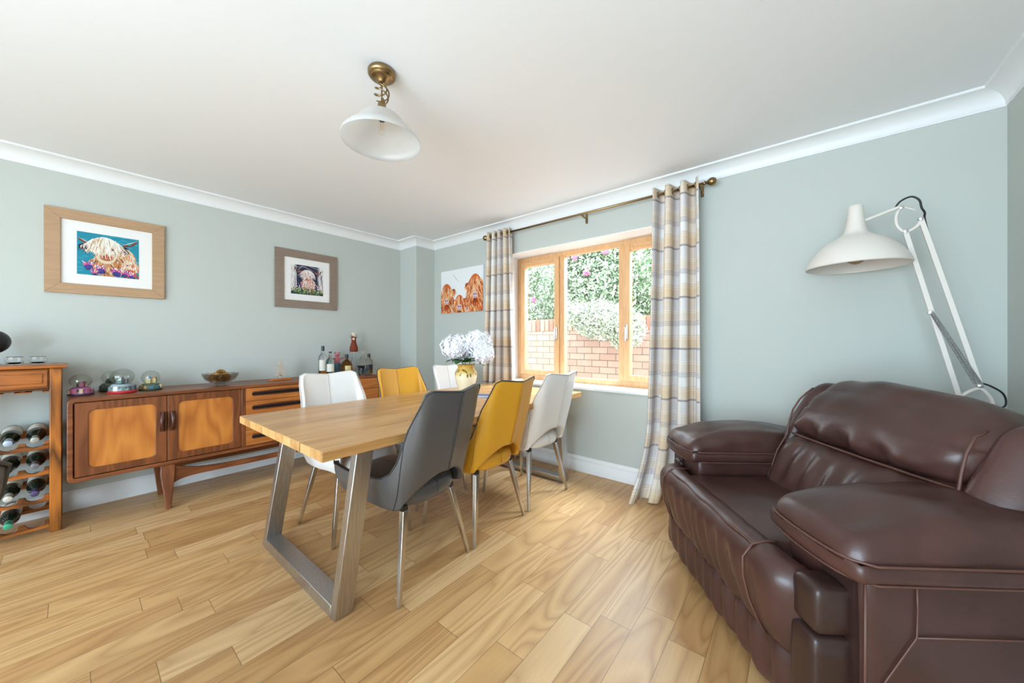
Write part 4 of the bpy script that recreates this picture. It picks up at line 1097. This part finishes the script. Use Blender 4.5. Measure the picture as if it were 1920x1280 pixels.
for s in (-1, 1):
    def fw(p, n, s=s):
        q = p + n * (.008 * nz3(p, 6, 4))
        o_ = max(0, s * (p.x - bc) - .34) / .13
        q.y += .09 * o_ ** 1.6 * (p.y < .6)
        q.z -= (.055 * o_ ** 2 + (.035 if s > 0 else .005) + .15 * max(0, p.y - .52)) * min(1, max(0, (p.z - .66) / .26))
        if p.y < .55: q.y -= .018 * math.sin(PI * min(1, max(0, (p.z - .45) / .50)))
        return shear(q)
    x0, x1 = (bc + .325, bc + .47) if s > 0 else (bc - .47, bc - .325)
    MB().rbox(x0, x1, .452, .74, .44, .955, .060, (10, 14, 28), (0, 0, 0), fw).build('back_wing', BL, so, smooth=180)
def fbk(p, n): q = p.copy(); q.y = min(q.y + max(0, (q.z - .70)) * .18, .835); q.z -= .04 * ((p.x - bc) / .5) ** 2 * (p.z > .8); return q
MB().rbox(bc - .44, bc + .44, .56, .80, .12, .915, .06, (14, 8, 14), (0, 0, 0), fbk).build('back_shell', BL, so, smooth=180)
b = MB()
def bs(x, y, z): q = shear(Vector((x, y, z))); return tuple(q)
b.tube([bs(bc + lerp(-.335, .335, i / 24), .452 - .010 * math.sin(PI * i / 24), .706) for i in range(25)], .005, 6)
for s in (-1, 1):
    pts = [bs(bc + s * (.338 + .006 * math.sin(i * .5)), y - .010, z) for i, (y, z) in enumerate([(.470, .50), (.448, .55), (.438, .62), (.446, .70), (.425, .76), (.412, .82), (.416, .87), (.430, .900 - (.030 if s > 0 else 0)), (.448, .925 - (.040 if s > 0 else 0))])]
    b.tube(pts, .0042, 6)
b.build('back_seam', M['seam'], so, smooth=180)

# ------------------------------------------------------------------ oversized task lamp
lw = mat('cream_white_enamel', srgb(228, 218, 208), .3); cb = M['black']
fl_ = thing('floor_lamp', 'oversized cream white angle-arm floor lamp with a dome shade behind the armchair', 'floor lamp', (.56, 2.60, 0))
lx, ly = .56, 2.60
def L3(x, y, z): return (x - lx, y - ly, z)
MB().lathe([(0, 0), (.135, 0), (.14, .006), (.135, .022), (.03, .030), (0, .030)], 40).build('base', lw, fl_)
sx_, sy_, sz_ = .235, 2.55, 1.535
prof = [(.200, 0), (.203, .004), (.198, .020), (.188, .045), (.170, .075), (.145, .105), (.115, .132), (.082, .152), (.060, .165), (.048, .180), (.040, .205), (.034, .245), (.0305, .290), (.030, .312), (.026, .318), (0, .318)]
MB().lathe(prof + [(0, .162), (.05, .160), (.078, .148), (.111, .128), (.141, .102), (.166, .073), (.184, .045), (.194, .022), (.200, .0)][::1], 56, L3(sx_, sy_, sz_), cap=False).build('lamp_shade', lw, fl_, smooth=40)
MB().lathe([(0, .162), (.022, .162), (.022, .115), (.016, .110), (0, .110)], 20, L3(sx_, sy_, sz_)).build('bulb_holder', M['gold'], fl_)
MB().ball(L3(sx_, sy_, sz_ + .065), (.046, .046, .050), 24, 16).build('bulb', mat('amber_tinted_bulb', (.85, .62, .38), .08, Transmission_Weight=.7, IOR=1.2), fl_, smooth=180)
AY = 2.60
def bar(p, q, w, th, nm, m=lw, par=None):
    p, q = Vector(L3(*p)), Vector(L3(*q)); d = (q - p).normalized(); s = d.cross(Vector((0, 1, 0))).normalized(); y = Vector((0, th / 2, 0)); s = s * w / 2
    return MB().hexa([p - s - y, p + s - y, p + s + y, p - s + y, q - s - y, q + s - y, q + s + y, q - s + y]).build(nm, m, par or fl_, bevel=.0015)
# pixel-measured joints in the plane y = 2.60
jA, jB = (.417, AY, 1.693), (.467, AY, 1.748)      # lower and upper joint of the head bracket
kA, kB = (.592, AY, .885), (.648, AY, .950)
bar((.418, AY, 1.695), (.590, AY, .880), .019, .016, 'arm')
bar((.470, AY, 1.745), (.650, AY, .945), .019, .016, 'arm')
# head bracket: a curved strap between the joints
def strap(pts, nm): return MB().tube(curve([L3(*p) for p in pts]), .0085, 8, flat=.9).build(nm, lw, fl_, smooth=180)
strap([(.402, AY, 1.820), (.388, AY, 1.785), (.388, AY, 1.740), (.400, AY, 1.712), (.417, AY, 1.695), (.440, AY, 1.702), (.460, AY, 1.720), (.470, AY, 1.748)], 'head_bracket')
bar((.398, AY - .01, 1.822), (.262, sy_ + .01, 1.770), .013, .012, 'head_arm')
bar((.405, AY, 1.824), (.452, AY, 1.796), .006, .005, 'tension_rod')
for (x, z) in ((.403, 1.818), (.418, 1.696), (.469, 1.748), (.591, .884), (.648, .948), (.500, 1.290)):
    b = MB().lathe([(0, -.016), (.009, -.015), (.010, -.010), (.010, .010), (.009, .015), (0, .016)], 14, M=Mx(L3(x, AY, z), (PI / 2, 0, 0))); b.build('joint', M['chrome'], fl_)
# springs
for dx in (-.008, .008):
    p, q = Vector(L3(.502 + dx * .3, AY - .018, 1.285)), Vector(L3(.640 + dx, AY - .018, .955)); b = MB(); n = 300; d = q - p; u_ = d.normalized(); s1_ = u_.cross(Vector((0, 1, 0))); s2_ = u_.cross(s1_)
    b.tube([p + d * (i / n) + (s1_ * math.cos(i * 2 * PI / 5) + s2_ * math.sin(i * 2 * PI / 5)) * .0052 for i in range(n + 1)], .0019, 4)
    b.build('spring', M['steel'], fl_, smooth=180)
# lower bracket and stand
strap([(.590, AY, .885), (.604, AY, .905), (.626, AY, .925), (.650, AY, .935), (.668, AY, .915), (.682, AY, .885), (.686, AY, .850)], 'base_bracket')
strap([(.590, AY, .885), (.598, AY, .830), (.640, AY, .805), (.686, AY, .850)], 'base_bracket')
bar((.600, AY, .835), (.535, AY, .03), .019, .016, 'lower_arm'); bar((.675, AY, .835), (.590, AY, .03), .019, .016, 'lower_arm')
b = MB().tube(curve([L3(*p) for p in [(.380, AY - .012, 1.818), (.400, AY - .014, 1.848), (.435, AY - .012, 1.862), (.462, AY - .01, 1.840), (.470, AY - .01, 1.800), (.482, AY, 1.775), (.486, AY + .014, 1.735), (.52, AY + .016, 1.55), (.60, AY + .016, 1.18), (.648, AY + .016, .97)]]), .0042, 6)
b.tube(curve([L3(*p) for p in [(.650, AY, .962), (.690, AY + .04, .945), (.735, AY + .08, .91), (.745, AY + .09, .86), (.72, AY + .08, .80), (.70, AY + .06, .5), (.66, AY + .05, .1), (.62, AY + .02, .02)]]), .0038, 6)
b.build('cable', cb, fl_, smooth=180)

# ------------------------------------------------------------------ pictures
def palette(d): return [mat('paint_' + k, srgb(*c), .65, spec=.2) for k, c in d.items()]
class Art:
    """flat paint strokes on a sheet; u to the right, v up, both 0..1; every stroke lies on the paper"""
    def __init__(s, w, h, pal, seed): s.w, s.h = w, h; s.k = list(pal); s.m = palette(pal); s.b = MB(); s.n = 0; s.r = random.Random(seed); s.rect(0, 0, 1, 1, s.k[0])
    def poly(s, P, c):
        s.n += 1; y = .0004 + s.n * 1.2e-6
        P = [(min(1, max(0, a)), min(1, max(0, b_))) for a, b_ in P]
        s.b.add([((a - .5) * s.w, -y, (b_ - .5) * s.h) for a, b_ in P], [tuple(range(len(P)))], s.k.index(c))
    def rect(s, a, b_, c_, d, c): s.poly([(a, b_), (c_, b_), (c_, d), (a, d)], c)
    def ell(s, cx, cy, rx, ry, c, n=22, j=0): s.poly([(cx + rx * math.cos(2 * PI * i / n) * (1 + s.r.uniform(-j, j)), cy + ry * math.sin(2 * PI * i / n) * (1 + s.r.uniform(-j, j))) for i in range(n)], c)
    def stroke(s, x, y, x2, y2, w, c, bend=0):
        dx, dy = x2 - x, y2 - y; l = math.hypot(dx, dy) or 1; nx, ny = -dy / l, dx / l; mx_, my_ = (x + x2) / 2 + nx * bend, (y + y2) / 2 + ny * bend
        s.poly([(x - nx * w * .5, y - ny * w * .5), (mx_ - nx * w, my_ - ny * w), (x2, y2), (mx_ + nx * w, my_ + ny * w), (x + nx * w * .5, y + ny * w * .5)], c)
    def fur(s, cx, cy, rx, ry, n, ln, w, cols, ang=-PI / 2, spread=.5):
        L_ = []
        for _ in range(n):
            a = s.r.uniform(0, 2 * PI); q = math.sqrt(s.r.random()); L_.append((cx + rx * q * math.cos(a), cy + ry * q * math.sin(a)))
        L_.sort(key=lambda p: p[1])
        for x, y in L_:
            a = ang + (x - cx) / rx * .55 * (1 if ang < 0 else -1) + s.r.uniform(-spread, spread); l = ln * s.r.uniform(.6, 1.3)
            s.stroke(x, y, x + l * math.cos(a) * s.h / s.w, y + l * math.sin(a), w * s.r.uniform(.6, 1.3), s.r.choice(cols), s.r.uniform(-.01, .01))
    def build(s, nm, par, loc): return s.b.build(nm, s.m, par, smooth=0, loc=loc)
def art1(par, loc, w, h):
    P = dict(teal=(42, 138, 160), white=(238, 232, 222), cream=(222, 200, 172), orange=(216, 124, 58), tan=(190, 140, 96), brown=(120, 62, 44), dark=(40, 40, 60), pink=(206, 90, 140), violet=(74, 62, 150), red=(196, 84, 64), green=(70, 100, 90), lteal=(70, 160, 178))
    A = Art(w, h, P, 11)
    for _ in range(60): A.stroke(A.r.random(), A.r.random(), A.r.random(), A.r.random(), .006, 'lteal') if False else A.ell(A.r.random(), A.r.random(), .05, .012, 'lteal')
    A.ell(.70, .48, .24, .26, 'cream'); A.fur(.74, .50, .2, .2, 120, .10, .008, ['orange', 'cream', 'white', 'tan'])
    A.ell(.50, .26, .30, .28, 'tan'); A.fur(.48, .30, .28, .24, 260, .11, .008, ['orange', 'tan', 'cream', 'brown'])
    for (x, y, x2, y2, x3, y3) in ((.22, .74, .08, .76, .0, .86), (.72, .80, .88, .80, .99, .96)):
        A.stroke(x, y, x2, y2, .028, 'brown'); A.stroke(x2 + (.03 if x2 < .5 else -.03), y2, x3, y3, .024, 'brown'); A.stroke(x, y + .005, x3, y3, .008, 'cream')
    A.ell(.12, .66, .10, .07, 'dark'); A.fur(.12, .64, .10, .06, 40, .08, .006, ['white', 'dark', 'brown'])
    A.ell(.74, .70, .09, .07, 'dark'); A.fur(.74, .68, .10, .06, 40, .08, .006, ['white', 'dark', 'brown'])
    A.ell(.43, .70, .24, .24, 'white'); A.ell(.45, .50, .17, .20, 'cream')
    A.ell(.46, .46, .115, .09, 'tan'); A.ell(.46, .47, .09, .05, 'red'); A.ell(.42, .475, .018, .016, 'dark'); A.ell(.50, .475, .018, .016, 'dark'); A.stroke(.36, .42, .56, .41, .012, 'brown', -.02)
    A.fur(.43, .78, .24, .16, 340, .20, .008, ['white', 'white', 'cream', 'white', 'tan'], spread=.35)
    A.ell(.56, .66, .018, .022, 'dark'); A.ell(.565, .667, .005, .006, 'white')
    A.ell(.85, .27, .15, .16, 'cream'); A.fur(.86, .30, .14, .13, 110, .09, .007, ['white', 'cream', 'orange', 'red']); A.ell(.80, .32, .013, .015, 'dark'); A.ell(.85, .18, .06, .04, 'red'); A.fur(.90, .08, .12, .10, 80, .09, .008, ['red', 'orange', 'brown'])
    for (x, y, r) in ((.18, .20, .085), (.37, .13, .085), (.62, .10, .085), (.75, .08, .06), (.87, .04, .07), (.27, .03, .05)):
        A.ell(x - .01, y + .045, r, r * .62, 'pink', j=.08); A.fur(x, y + .06, r, r * .4, 26, .06, .006, ['pink', 'white', 'violet'], PI / 2); A.ell(x, y - .02, r * .8, r * .75, 'violet', j=.1); A.fur(x, y - .01, r * .7, r * .6, 20, .05, .006, ['dark', 'violet', 'green'])
    A.build('print', par, loc)
def art2(par, loc, w, h):
    P = dict(night=(50, 50, 74), white=(232, 226, 222), pinkish=(214, 168, 158), tan=(176, 104, 72), brown=(112, 62, 48), grey=(160, 158, 160), green=(92, 124, 66), lgreen=(146, 172, 96), lilac=(176, 130, 170), dark=(34, 34, 48))
    A = Art(w, h, P, 5)
    for x, ww in ((.06, .09), (.94, .10), (.84, .03), (.14, .03)):
        A.rect(x - ww, .1, x + ww, 1, 'grey' if ww < .05 else 'white')
        for _ in range(16): A.stroke(x + A.r.uniform(-ww, ww), A.r.random(), x + A.r.uniform(-ww, ww), A.r.random(), .008, A.r.choice(['grey', 'white', 'dark']))
    for a, b_ in (((.3, .98), (.75, .82)), ((.1, .9), (.5, .97)), ((.55, .99), (.95, .9)), ((.2, .8), (.35, .99))): A.stroke(*a, *b_, .012, 'grey')
    A.ell(.52, .34, .22, .26, 'pinkish'); A.fur(.52, .38, .20, .22, 200, .10, .01, ['pinkish', 'white', 'tan', 'white'])
    for s, x in ((-1, .33), (1, .72)): A.stroke(x, .80, x + s * .17, .76, .026, 'tan', s * -.02); A.stroke(x + s * .15, .75, x + s * .26, .97 if s < 0 else .90, .020, 'brown', .01 * s)
    A.ell(.50, .70, .20, .16, 'white'); A.ell(.51, .56, .12, .12, 'pinkish'); A.ell(.51, .54, .08, .05, 'tan'); A.fur(.50, .74, .19, .11, 160, .15, .01, ['white', 'white', 'pinkish', 'grey'], spread=.35)
    A.ell(.57, .63, .014, .014, 'dark'); A.ell(.44, .63, .014, .014, 'dark'); A.rect(.40, .05, .47, .22, 'pinkish'); A.rect(.60, .05, .67, .22, 'tan')
    for _ in range(260): x = A.r.random(); y = A.r.uniform(0, .17); A.stroke(x, y, x + A.r.uniform(-.04, .04), y + A.r.uniform(.04, .12), .008, A.r.choice(['green', 'lgreen', 'green', 'dark']))
    for _ in range(50): x = A.r.choice([A.r.uniform(0, .35), A.r.uniform(.68, 1)]); A.ell(x, A.r.uniform(.12, .38), .014, .016, A.r.choice(['lilac', 'pinkish', 'white']))
    A.build('print', par, loc)
def frame_pic(label, y0, y1, z0, z1, fw, mw, mt, artf):
    cy, cz = (y0 + y1) / 2, (z0 + z1) / 2; t = thing('picture_frame', label, 'picture', (XL + .001, cy, cz), PI / 2, 'framed cow pictures over the sideboard')
    W_, H_ = (y1 - y0) / 2, (z1 - z0) / 2
    for k in range(4):   # mitred mouldings
        a, c = (W_, H_) if k % 2 == 0 else (H_, W_)
        p = [(-a, -c), (a, -c), (a - fw, -c + fw), (-a + fw, -c + fw)]
        R_ = Matrix.Rotation(k * PI / 2, 3, 'Y')
        b = MB(); v_ = [(x, y, z) for y in (0, -.022) for x, z in p]
        b.hexa([v_[4], v_[5], v_[1], v_[0], v_[7], v_[6], v_[2], v_[3]]); b.v = [tuple(R_ @ Vector(q)) for q in b.v]
        b.build('moulding', mt, t, bevel=.002)
    MB().box(-W_ + fw, W_ - fw, -.010, -.004, -H_ + fw, H_ - fw).build('mount', mat('white_mount', srgb(238, 234, 230), .8), t, smooth=0)
    artf(t, (0, -.0102, 0), 2 * (W_ - mw), 2 * (H_ - mw) )
frame_pic('large light oak framed print of a white-fringed highland cow with calf and thistles on blue', -.119, .449, 1.478, 2.047, .068, .137, wood('limed_oak', srgb(168, 132, 98), srgb(190, 154, 118), 'x', 4, .5, .2), art1)
frame_pic('taupe framed print of a pale highland cow between trees, nearer the pier', 1.199, 1.776, 1.482, 2.049, .075, .138, wood('taupe_ash', srgb(126, 108, 94), srgb(146, 126, 110), 'x', 4, .5, .2), art2)
# unframed canvas
t_ = thing('canvas_picture', 'unframed canvas of three orange shaggy cows on white between the pier and the curtain', 'picture', (-3.018, YW - .0005, 1.738))
MB().box(-.352, .352, -.024, 0, -.252, .252).build('canvas', mat('primed_canvas', srgb(232, 230, 228), .8), t_, smooth=0)
P = dict(paper=(236, 236, 236), orange=(214, 104, 44), rust=(170, 66, 26), light=(240, 180, 120), pale=(250, 214, 170), brown=(120, 50, 24), pink=(214, 186, 204), dark=(50, 30, 36), white=(246, 240, 234), line=(150, 120, 110))
A = Art(.704, .504, P, 21)
A.stroke(.30, .90, .46, .68, .004, 'line')
for (cx, cy, rx, ry, n) in ((.82, .38, .19, .48, 520), (.14, .32, .17, .40, 420), (.46, .15, .13, .27, 260)):
    A.ell(cx, cy, rx * .93, ry * .95, 'orange'); A.rect(cx - rx * .85, 0, cx + rx * .85, cy, 'orange')
    ex = [(cx - rx * .95, cy + ry * .45)] if cx > .5 else ([(cx + rx * 1.05, cy + ry * .45)] if cx < .3 else [(cx - rx, cy + ry * .35), (cx + rx, cy + ry * .4)])
    for e in ex: A.ell(*e, .045, .06, 'rust'); A.ell(*e, .025, .035, 'brown'); A.fur(*e, .05, .06, 34, .07, .006, ['orange', 'light', 'rust'])
    A.fur(cx, cy - ry * .1, rx, ry * .95, n, .13, .0065, ['orange', 'rust', 'light', 'orange', 'pale', 'brown'], spread=.25)
    A.fur(cx, cy + ry * .5, rx * .8, ry * .35, n // 3, .20, .0065, ['light', 'pale', 'orange', 'rust'], spread=.25)
    mz = cy - ry * (.02 if cx > .5 else .1)
    A.ell(cx, mz, .062, .085, 'light', j=.08); A.ell(cx, mz, .050, .070, 'pink'); A.ell(cx - .022, mz + .015, .012, .018, 'dark'); A.ell(cx + .022, mz + .015, .012, .018, 'dark'); A.stroke(cx - .03, mz - .04, cx + .03, mz - .04, .006, 'dark', -.01)
    A.ell(cx, mz - .13, .05, .055, 'brown', j=.1); A.fur(cx, mz - .12, .06, .06, 40, .10, .006, ['brown', 'rust', 'orange'])
A.build('painting', t_, (0, -.0242, 0))

# ------------------------------------------------------------------ grey chair cut by the left edge
dup(c0, (-1.25, -.45, 0), 5.5, 'dark grey leather dining chair almost wholly cut by the left edge of the photo')

# ------------------------------------------------------------------ garden outside the window
struct(MB().box(-14, 9, -14, 14, -.25, -.15).build('ground', mat('patio', srgb(214, 210, 202), .9), smooth=0))
bm_ = mat('buff_brick', srgb(198, 150, 118), .9, spec=.2); t = NT(bm_)
br = t.add('ShaderNodeTexBrick'); br.inputs['Scale'].default_value = 1; br.inputs['Brick Width'].default_value = .225; br.inputs['Row Height'].default_value = .0875
br.inputs['Mortar Size'].default_value = .006; br.inputs['Color1'].default_value = (*srgb(186, 150, 132), 1); br.inputs['Color2'].default_value = (*srgb(164, 128, 112), 1); br.inputs['Mortar'].default_value = (*srgb(92, 76, 68), 1)
mp = t.obj((1, 1, 1), (PI / 2, 0, 0)); t.link(mp, br.inputs['Vector']); t.link(t.mix(t.math('MULTIPLY', t.noise(t.obj(), 3, 4), .5), br.outputs[0], srgb(196, 160, 140)), t.b.inputs['Base Color']); t.bump(t.math('SUBTRACT', 1, br.outputs['Fac']), .4, .01)
gw = thing('garden_wall', 'buff brick garden wall with upright coping bricks seen through the window', 'wall', (-2.5, 4.5, -.15))
MB().box(-6.5, 6.5, -.1, .12, 0, 1.45).build('brickwork', bm_, gw, smooth=0)
b = MB(); k = 0; x = -6.5
rr = random.Random(4)
while x < 6.5:
    b.box(x, x + .068, -.11, .13, 1.452, 1.622 + rr.uniform(-.004, .004), k % 3); x += .078; k += 1
b.box(-6.5, 6.5, -.098, .118, 1.44, 1.605, 3)
b.build('coping', [mat('coping_a', srgb(180, 130, 106), .9), mat('coping_b', srgb(156, 106, 86), .9), mat('coping_c', srgb(190, 144, 120), .9), mat('mortar', srgb(112, 94, 84), .95)], gw, bevel=.004)
def shrub(name, label, blobs, n, size, cols, seed, flowers=None, stems=True):
    t = thing(name, label, 'shrub', (blobs[0][0], blobs[0][1], -.15)); rr = random.Random(seed); ox_, oy_ = blobs[0][0], blobs[0][1]
    ms = [mat('%s_leaf_%d_%d' % (name, seed, i), srgb(*c), .6, spec=.2) for i, c in enumerate(cols)]
    b = MB(); tot = sum(r[3] * r[5] for r in blobs)
    for (cx, cy, cz, rx, ry, rz) in blobs:
        for _ in range(int(n * rx * rz / tot)):
            d = Vector((rr.gauss(0, 1), rr.gauss(0, 1), rr.gauss(0, 1))).normalized(); q = rr.uniform(.55, 1.05)
            c = Vector((cx - ox_ + d.x * rx * q, cy - oy_ + d.y * ry * q, cz + .15 + d.z * rz * q))
            nn = (d + Vector((rr.uniform(-1, 1), rr.uniform(-1, 1), rr.uniform(-.3, 1)))).normalized(); u_ = nn.orthogonal().normalized(); w_ = nn.cross(u_); a = rr.random() * 2 * PI
            e = u_ * math.cos(a) + w_ * math.sin(a); f = nn.cross(e); s = size * rr.uniform(.6, 1.3)
            b.add([c - e * s, c + f * s * .42 + nn * s * .12, c + e * s, c - f * s * .42 + nn * s * .12], [(0, 1, 2, 3)], rr.randrange(len(cols)))
    o = b.build('foliage', ms, t, smooth=0); o['kind'] = 'stuff'
    b = MB()
    for (cx, cy, cz, rx, ry, rz) in (blobs if stems else []):
        for _ in range(5): b.tube([(cx - ox_ + rr.uniform(-.1, .1), cy - oy_, 0), (cx - ox_ + rr.uniform(-.3, .3) * rx, cy - oy_ + rr.uniform(-.3, .3) * ry, (cz + .15) * .6), (cx - ox_ + rr.uniform(-.8, .8) * rx, cy - oy_ + rr.uniform(-.6, .6) * ry, cz + .15 + rz * .6)], [.02, .014, .004], 5)
    if stems: b.build('stems', mat('bark_%d' % seed, srgb(110, 90, 70), .9), t)
    if flowers:
        b = MB()
        for (x, y, z) in flowers:
            for k in range(26):
                d = Vector((rr.gauss(0, 1), rr.gauss(0, 1), rr.gauss(0, 1))).normalized() * .035
                b.ball((x - ox_ + d.x, y - oy_ + d.y, z + .15 + d.z), (.018, .010, .016), 6, 4)
        b.build('blossom', mat('pink_blossom', srgb(206, 96, 130), .6), t)
    return t
G1 = [(162, 172, 140), (134, 148, 114), (188, 194, 168), (110, 126, 96)]
shrub('rose_shrub', 'tall green shrub with pink blossom rising behind the middle of the brick wall', [(-2.6, 5.4, 2.0, .85, .7, 1.0), (-2.7, 5.5, 2.8, .7, .6, .6), (-2.2, 5.3, 1.6, .6, .5, .5)], 22000, .036, G1, 1, [(-2.62, 4.75, 2.42), (-2.15, 4.8, 2.45), (-2.8, 4.72, 2.10), (-2.40, 4.7, 2.15), (-3.05, 4.75, 2.45)])
shrub('leafy_shrub', 'pale green leafy shrub behind the left end of the brick wall', [(-4.3, 5.5, 1.9, .95, .7, 1.0), (-4.6, 5.7, 2.6, .9, .7, .7), (-3.8, 5.3, 1.5, .45, .4, .4)], 17000, .034, [(172, 182, 152), (144, 156, 126), (196, 202, 178)], 2, [(-3.75, 4.85, 2.15), (-3.45, 4.85, 1.85)])
shrub('leafy_shrub', 'dense fresh green shrub behind the brick wall at the right of the window', [(-1.1, 5.5, 2.0, .8, .7, 1.1), (-.2, 5.6, 1.9, .9, .7, 1.1), (-1.3, 5.3, 1.6, .45, .4, .4)], 17000, .036, [(164, 176, 140), (136, 152, 118), (188, 196, 164)], 3)
shrub('silver_shrub', 'pale silvery shrub spilling over the brick wall into the middle panes', [(-1.95, 4.17, 1.42, .36, .17, .25), (-1.62, 4.18, 1.30, .25, .15, .25), (-2.28, 4.18, 1.50, .20, .15, .18)], 8000, .022, [(196, 202, 182), (212, 214, 198), (170, 178, 152)], 4, stems=False)
shrub('garden_hedge', 'tall dark hedge far behind the other shrubs outside', [(-6, 8, 1.6, 2, .8, 2.0), (-3.4, 8.4, 1.7, 2, .8, 2.2), (-1, 8.2, 1.7, 2, .8, 2.1), (1.2, 8, 1.6, 1.8, .8, 2.0)], 9000, .12, [(96, 124, 76), (120, 146, 92), (76, 104, 62)], 5)
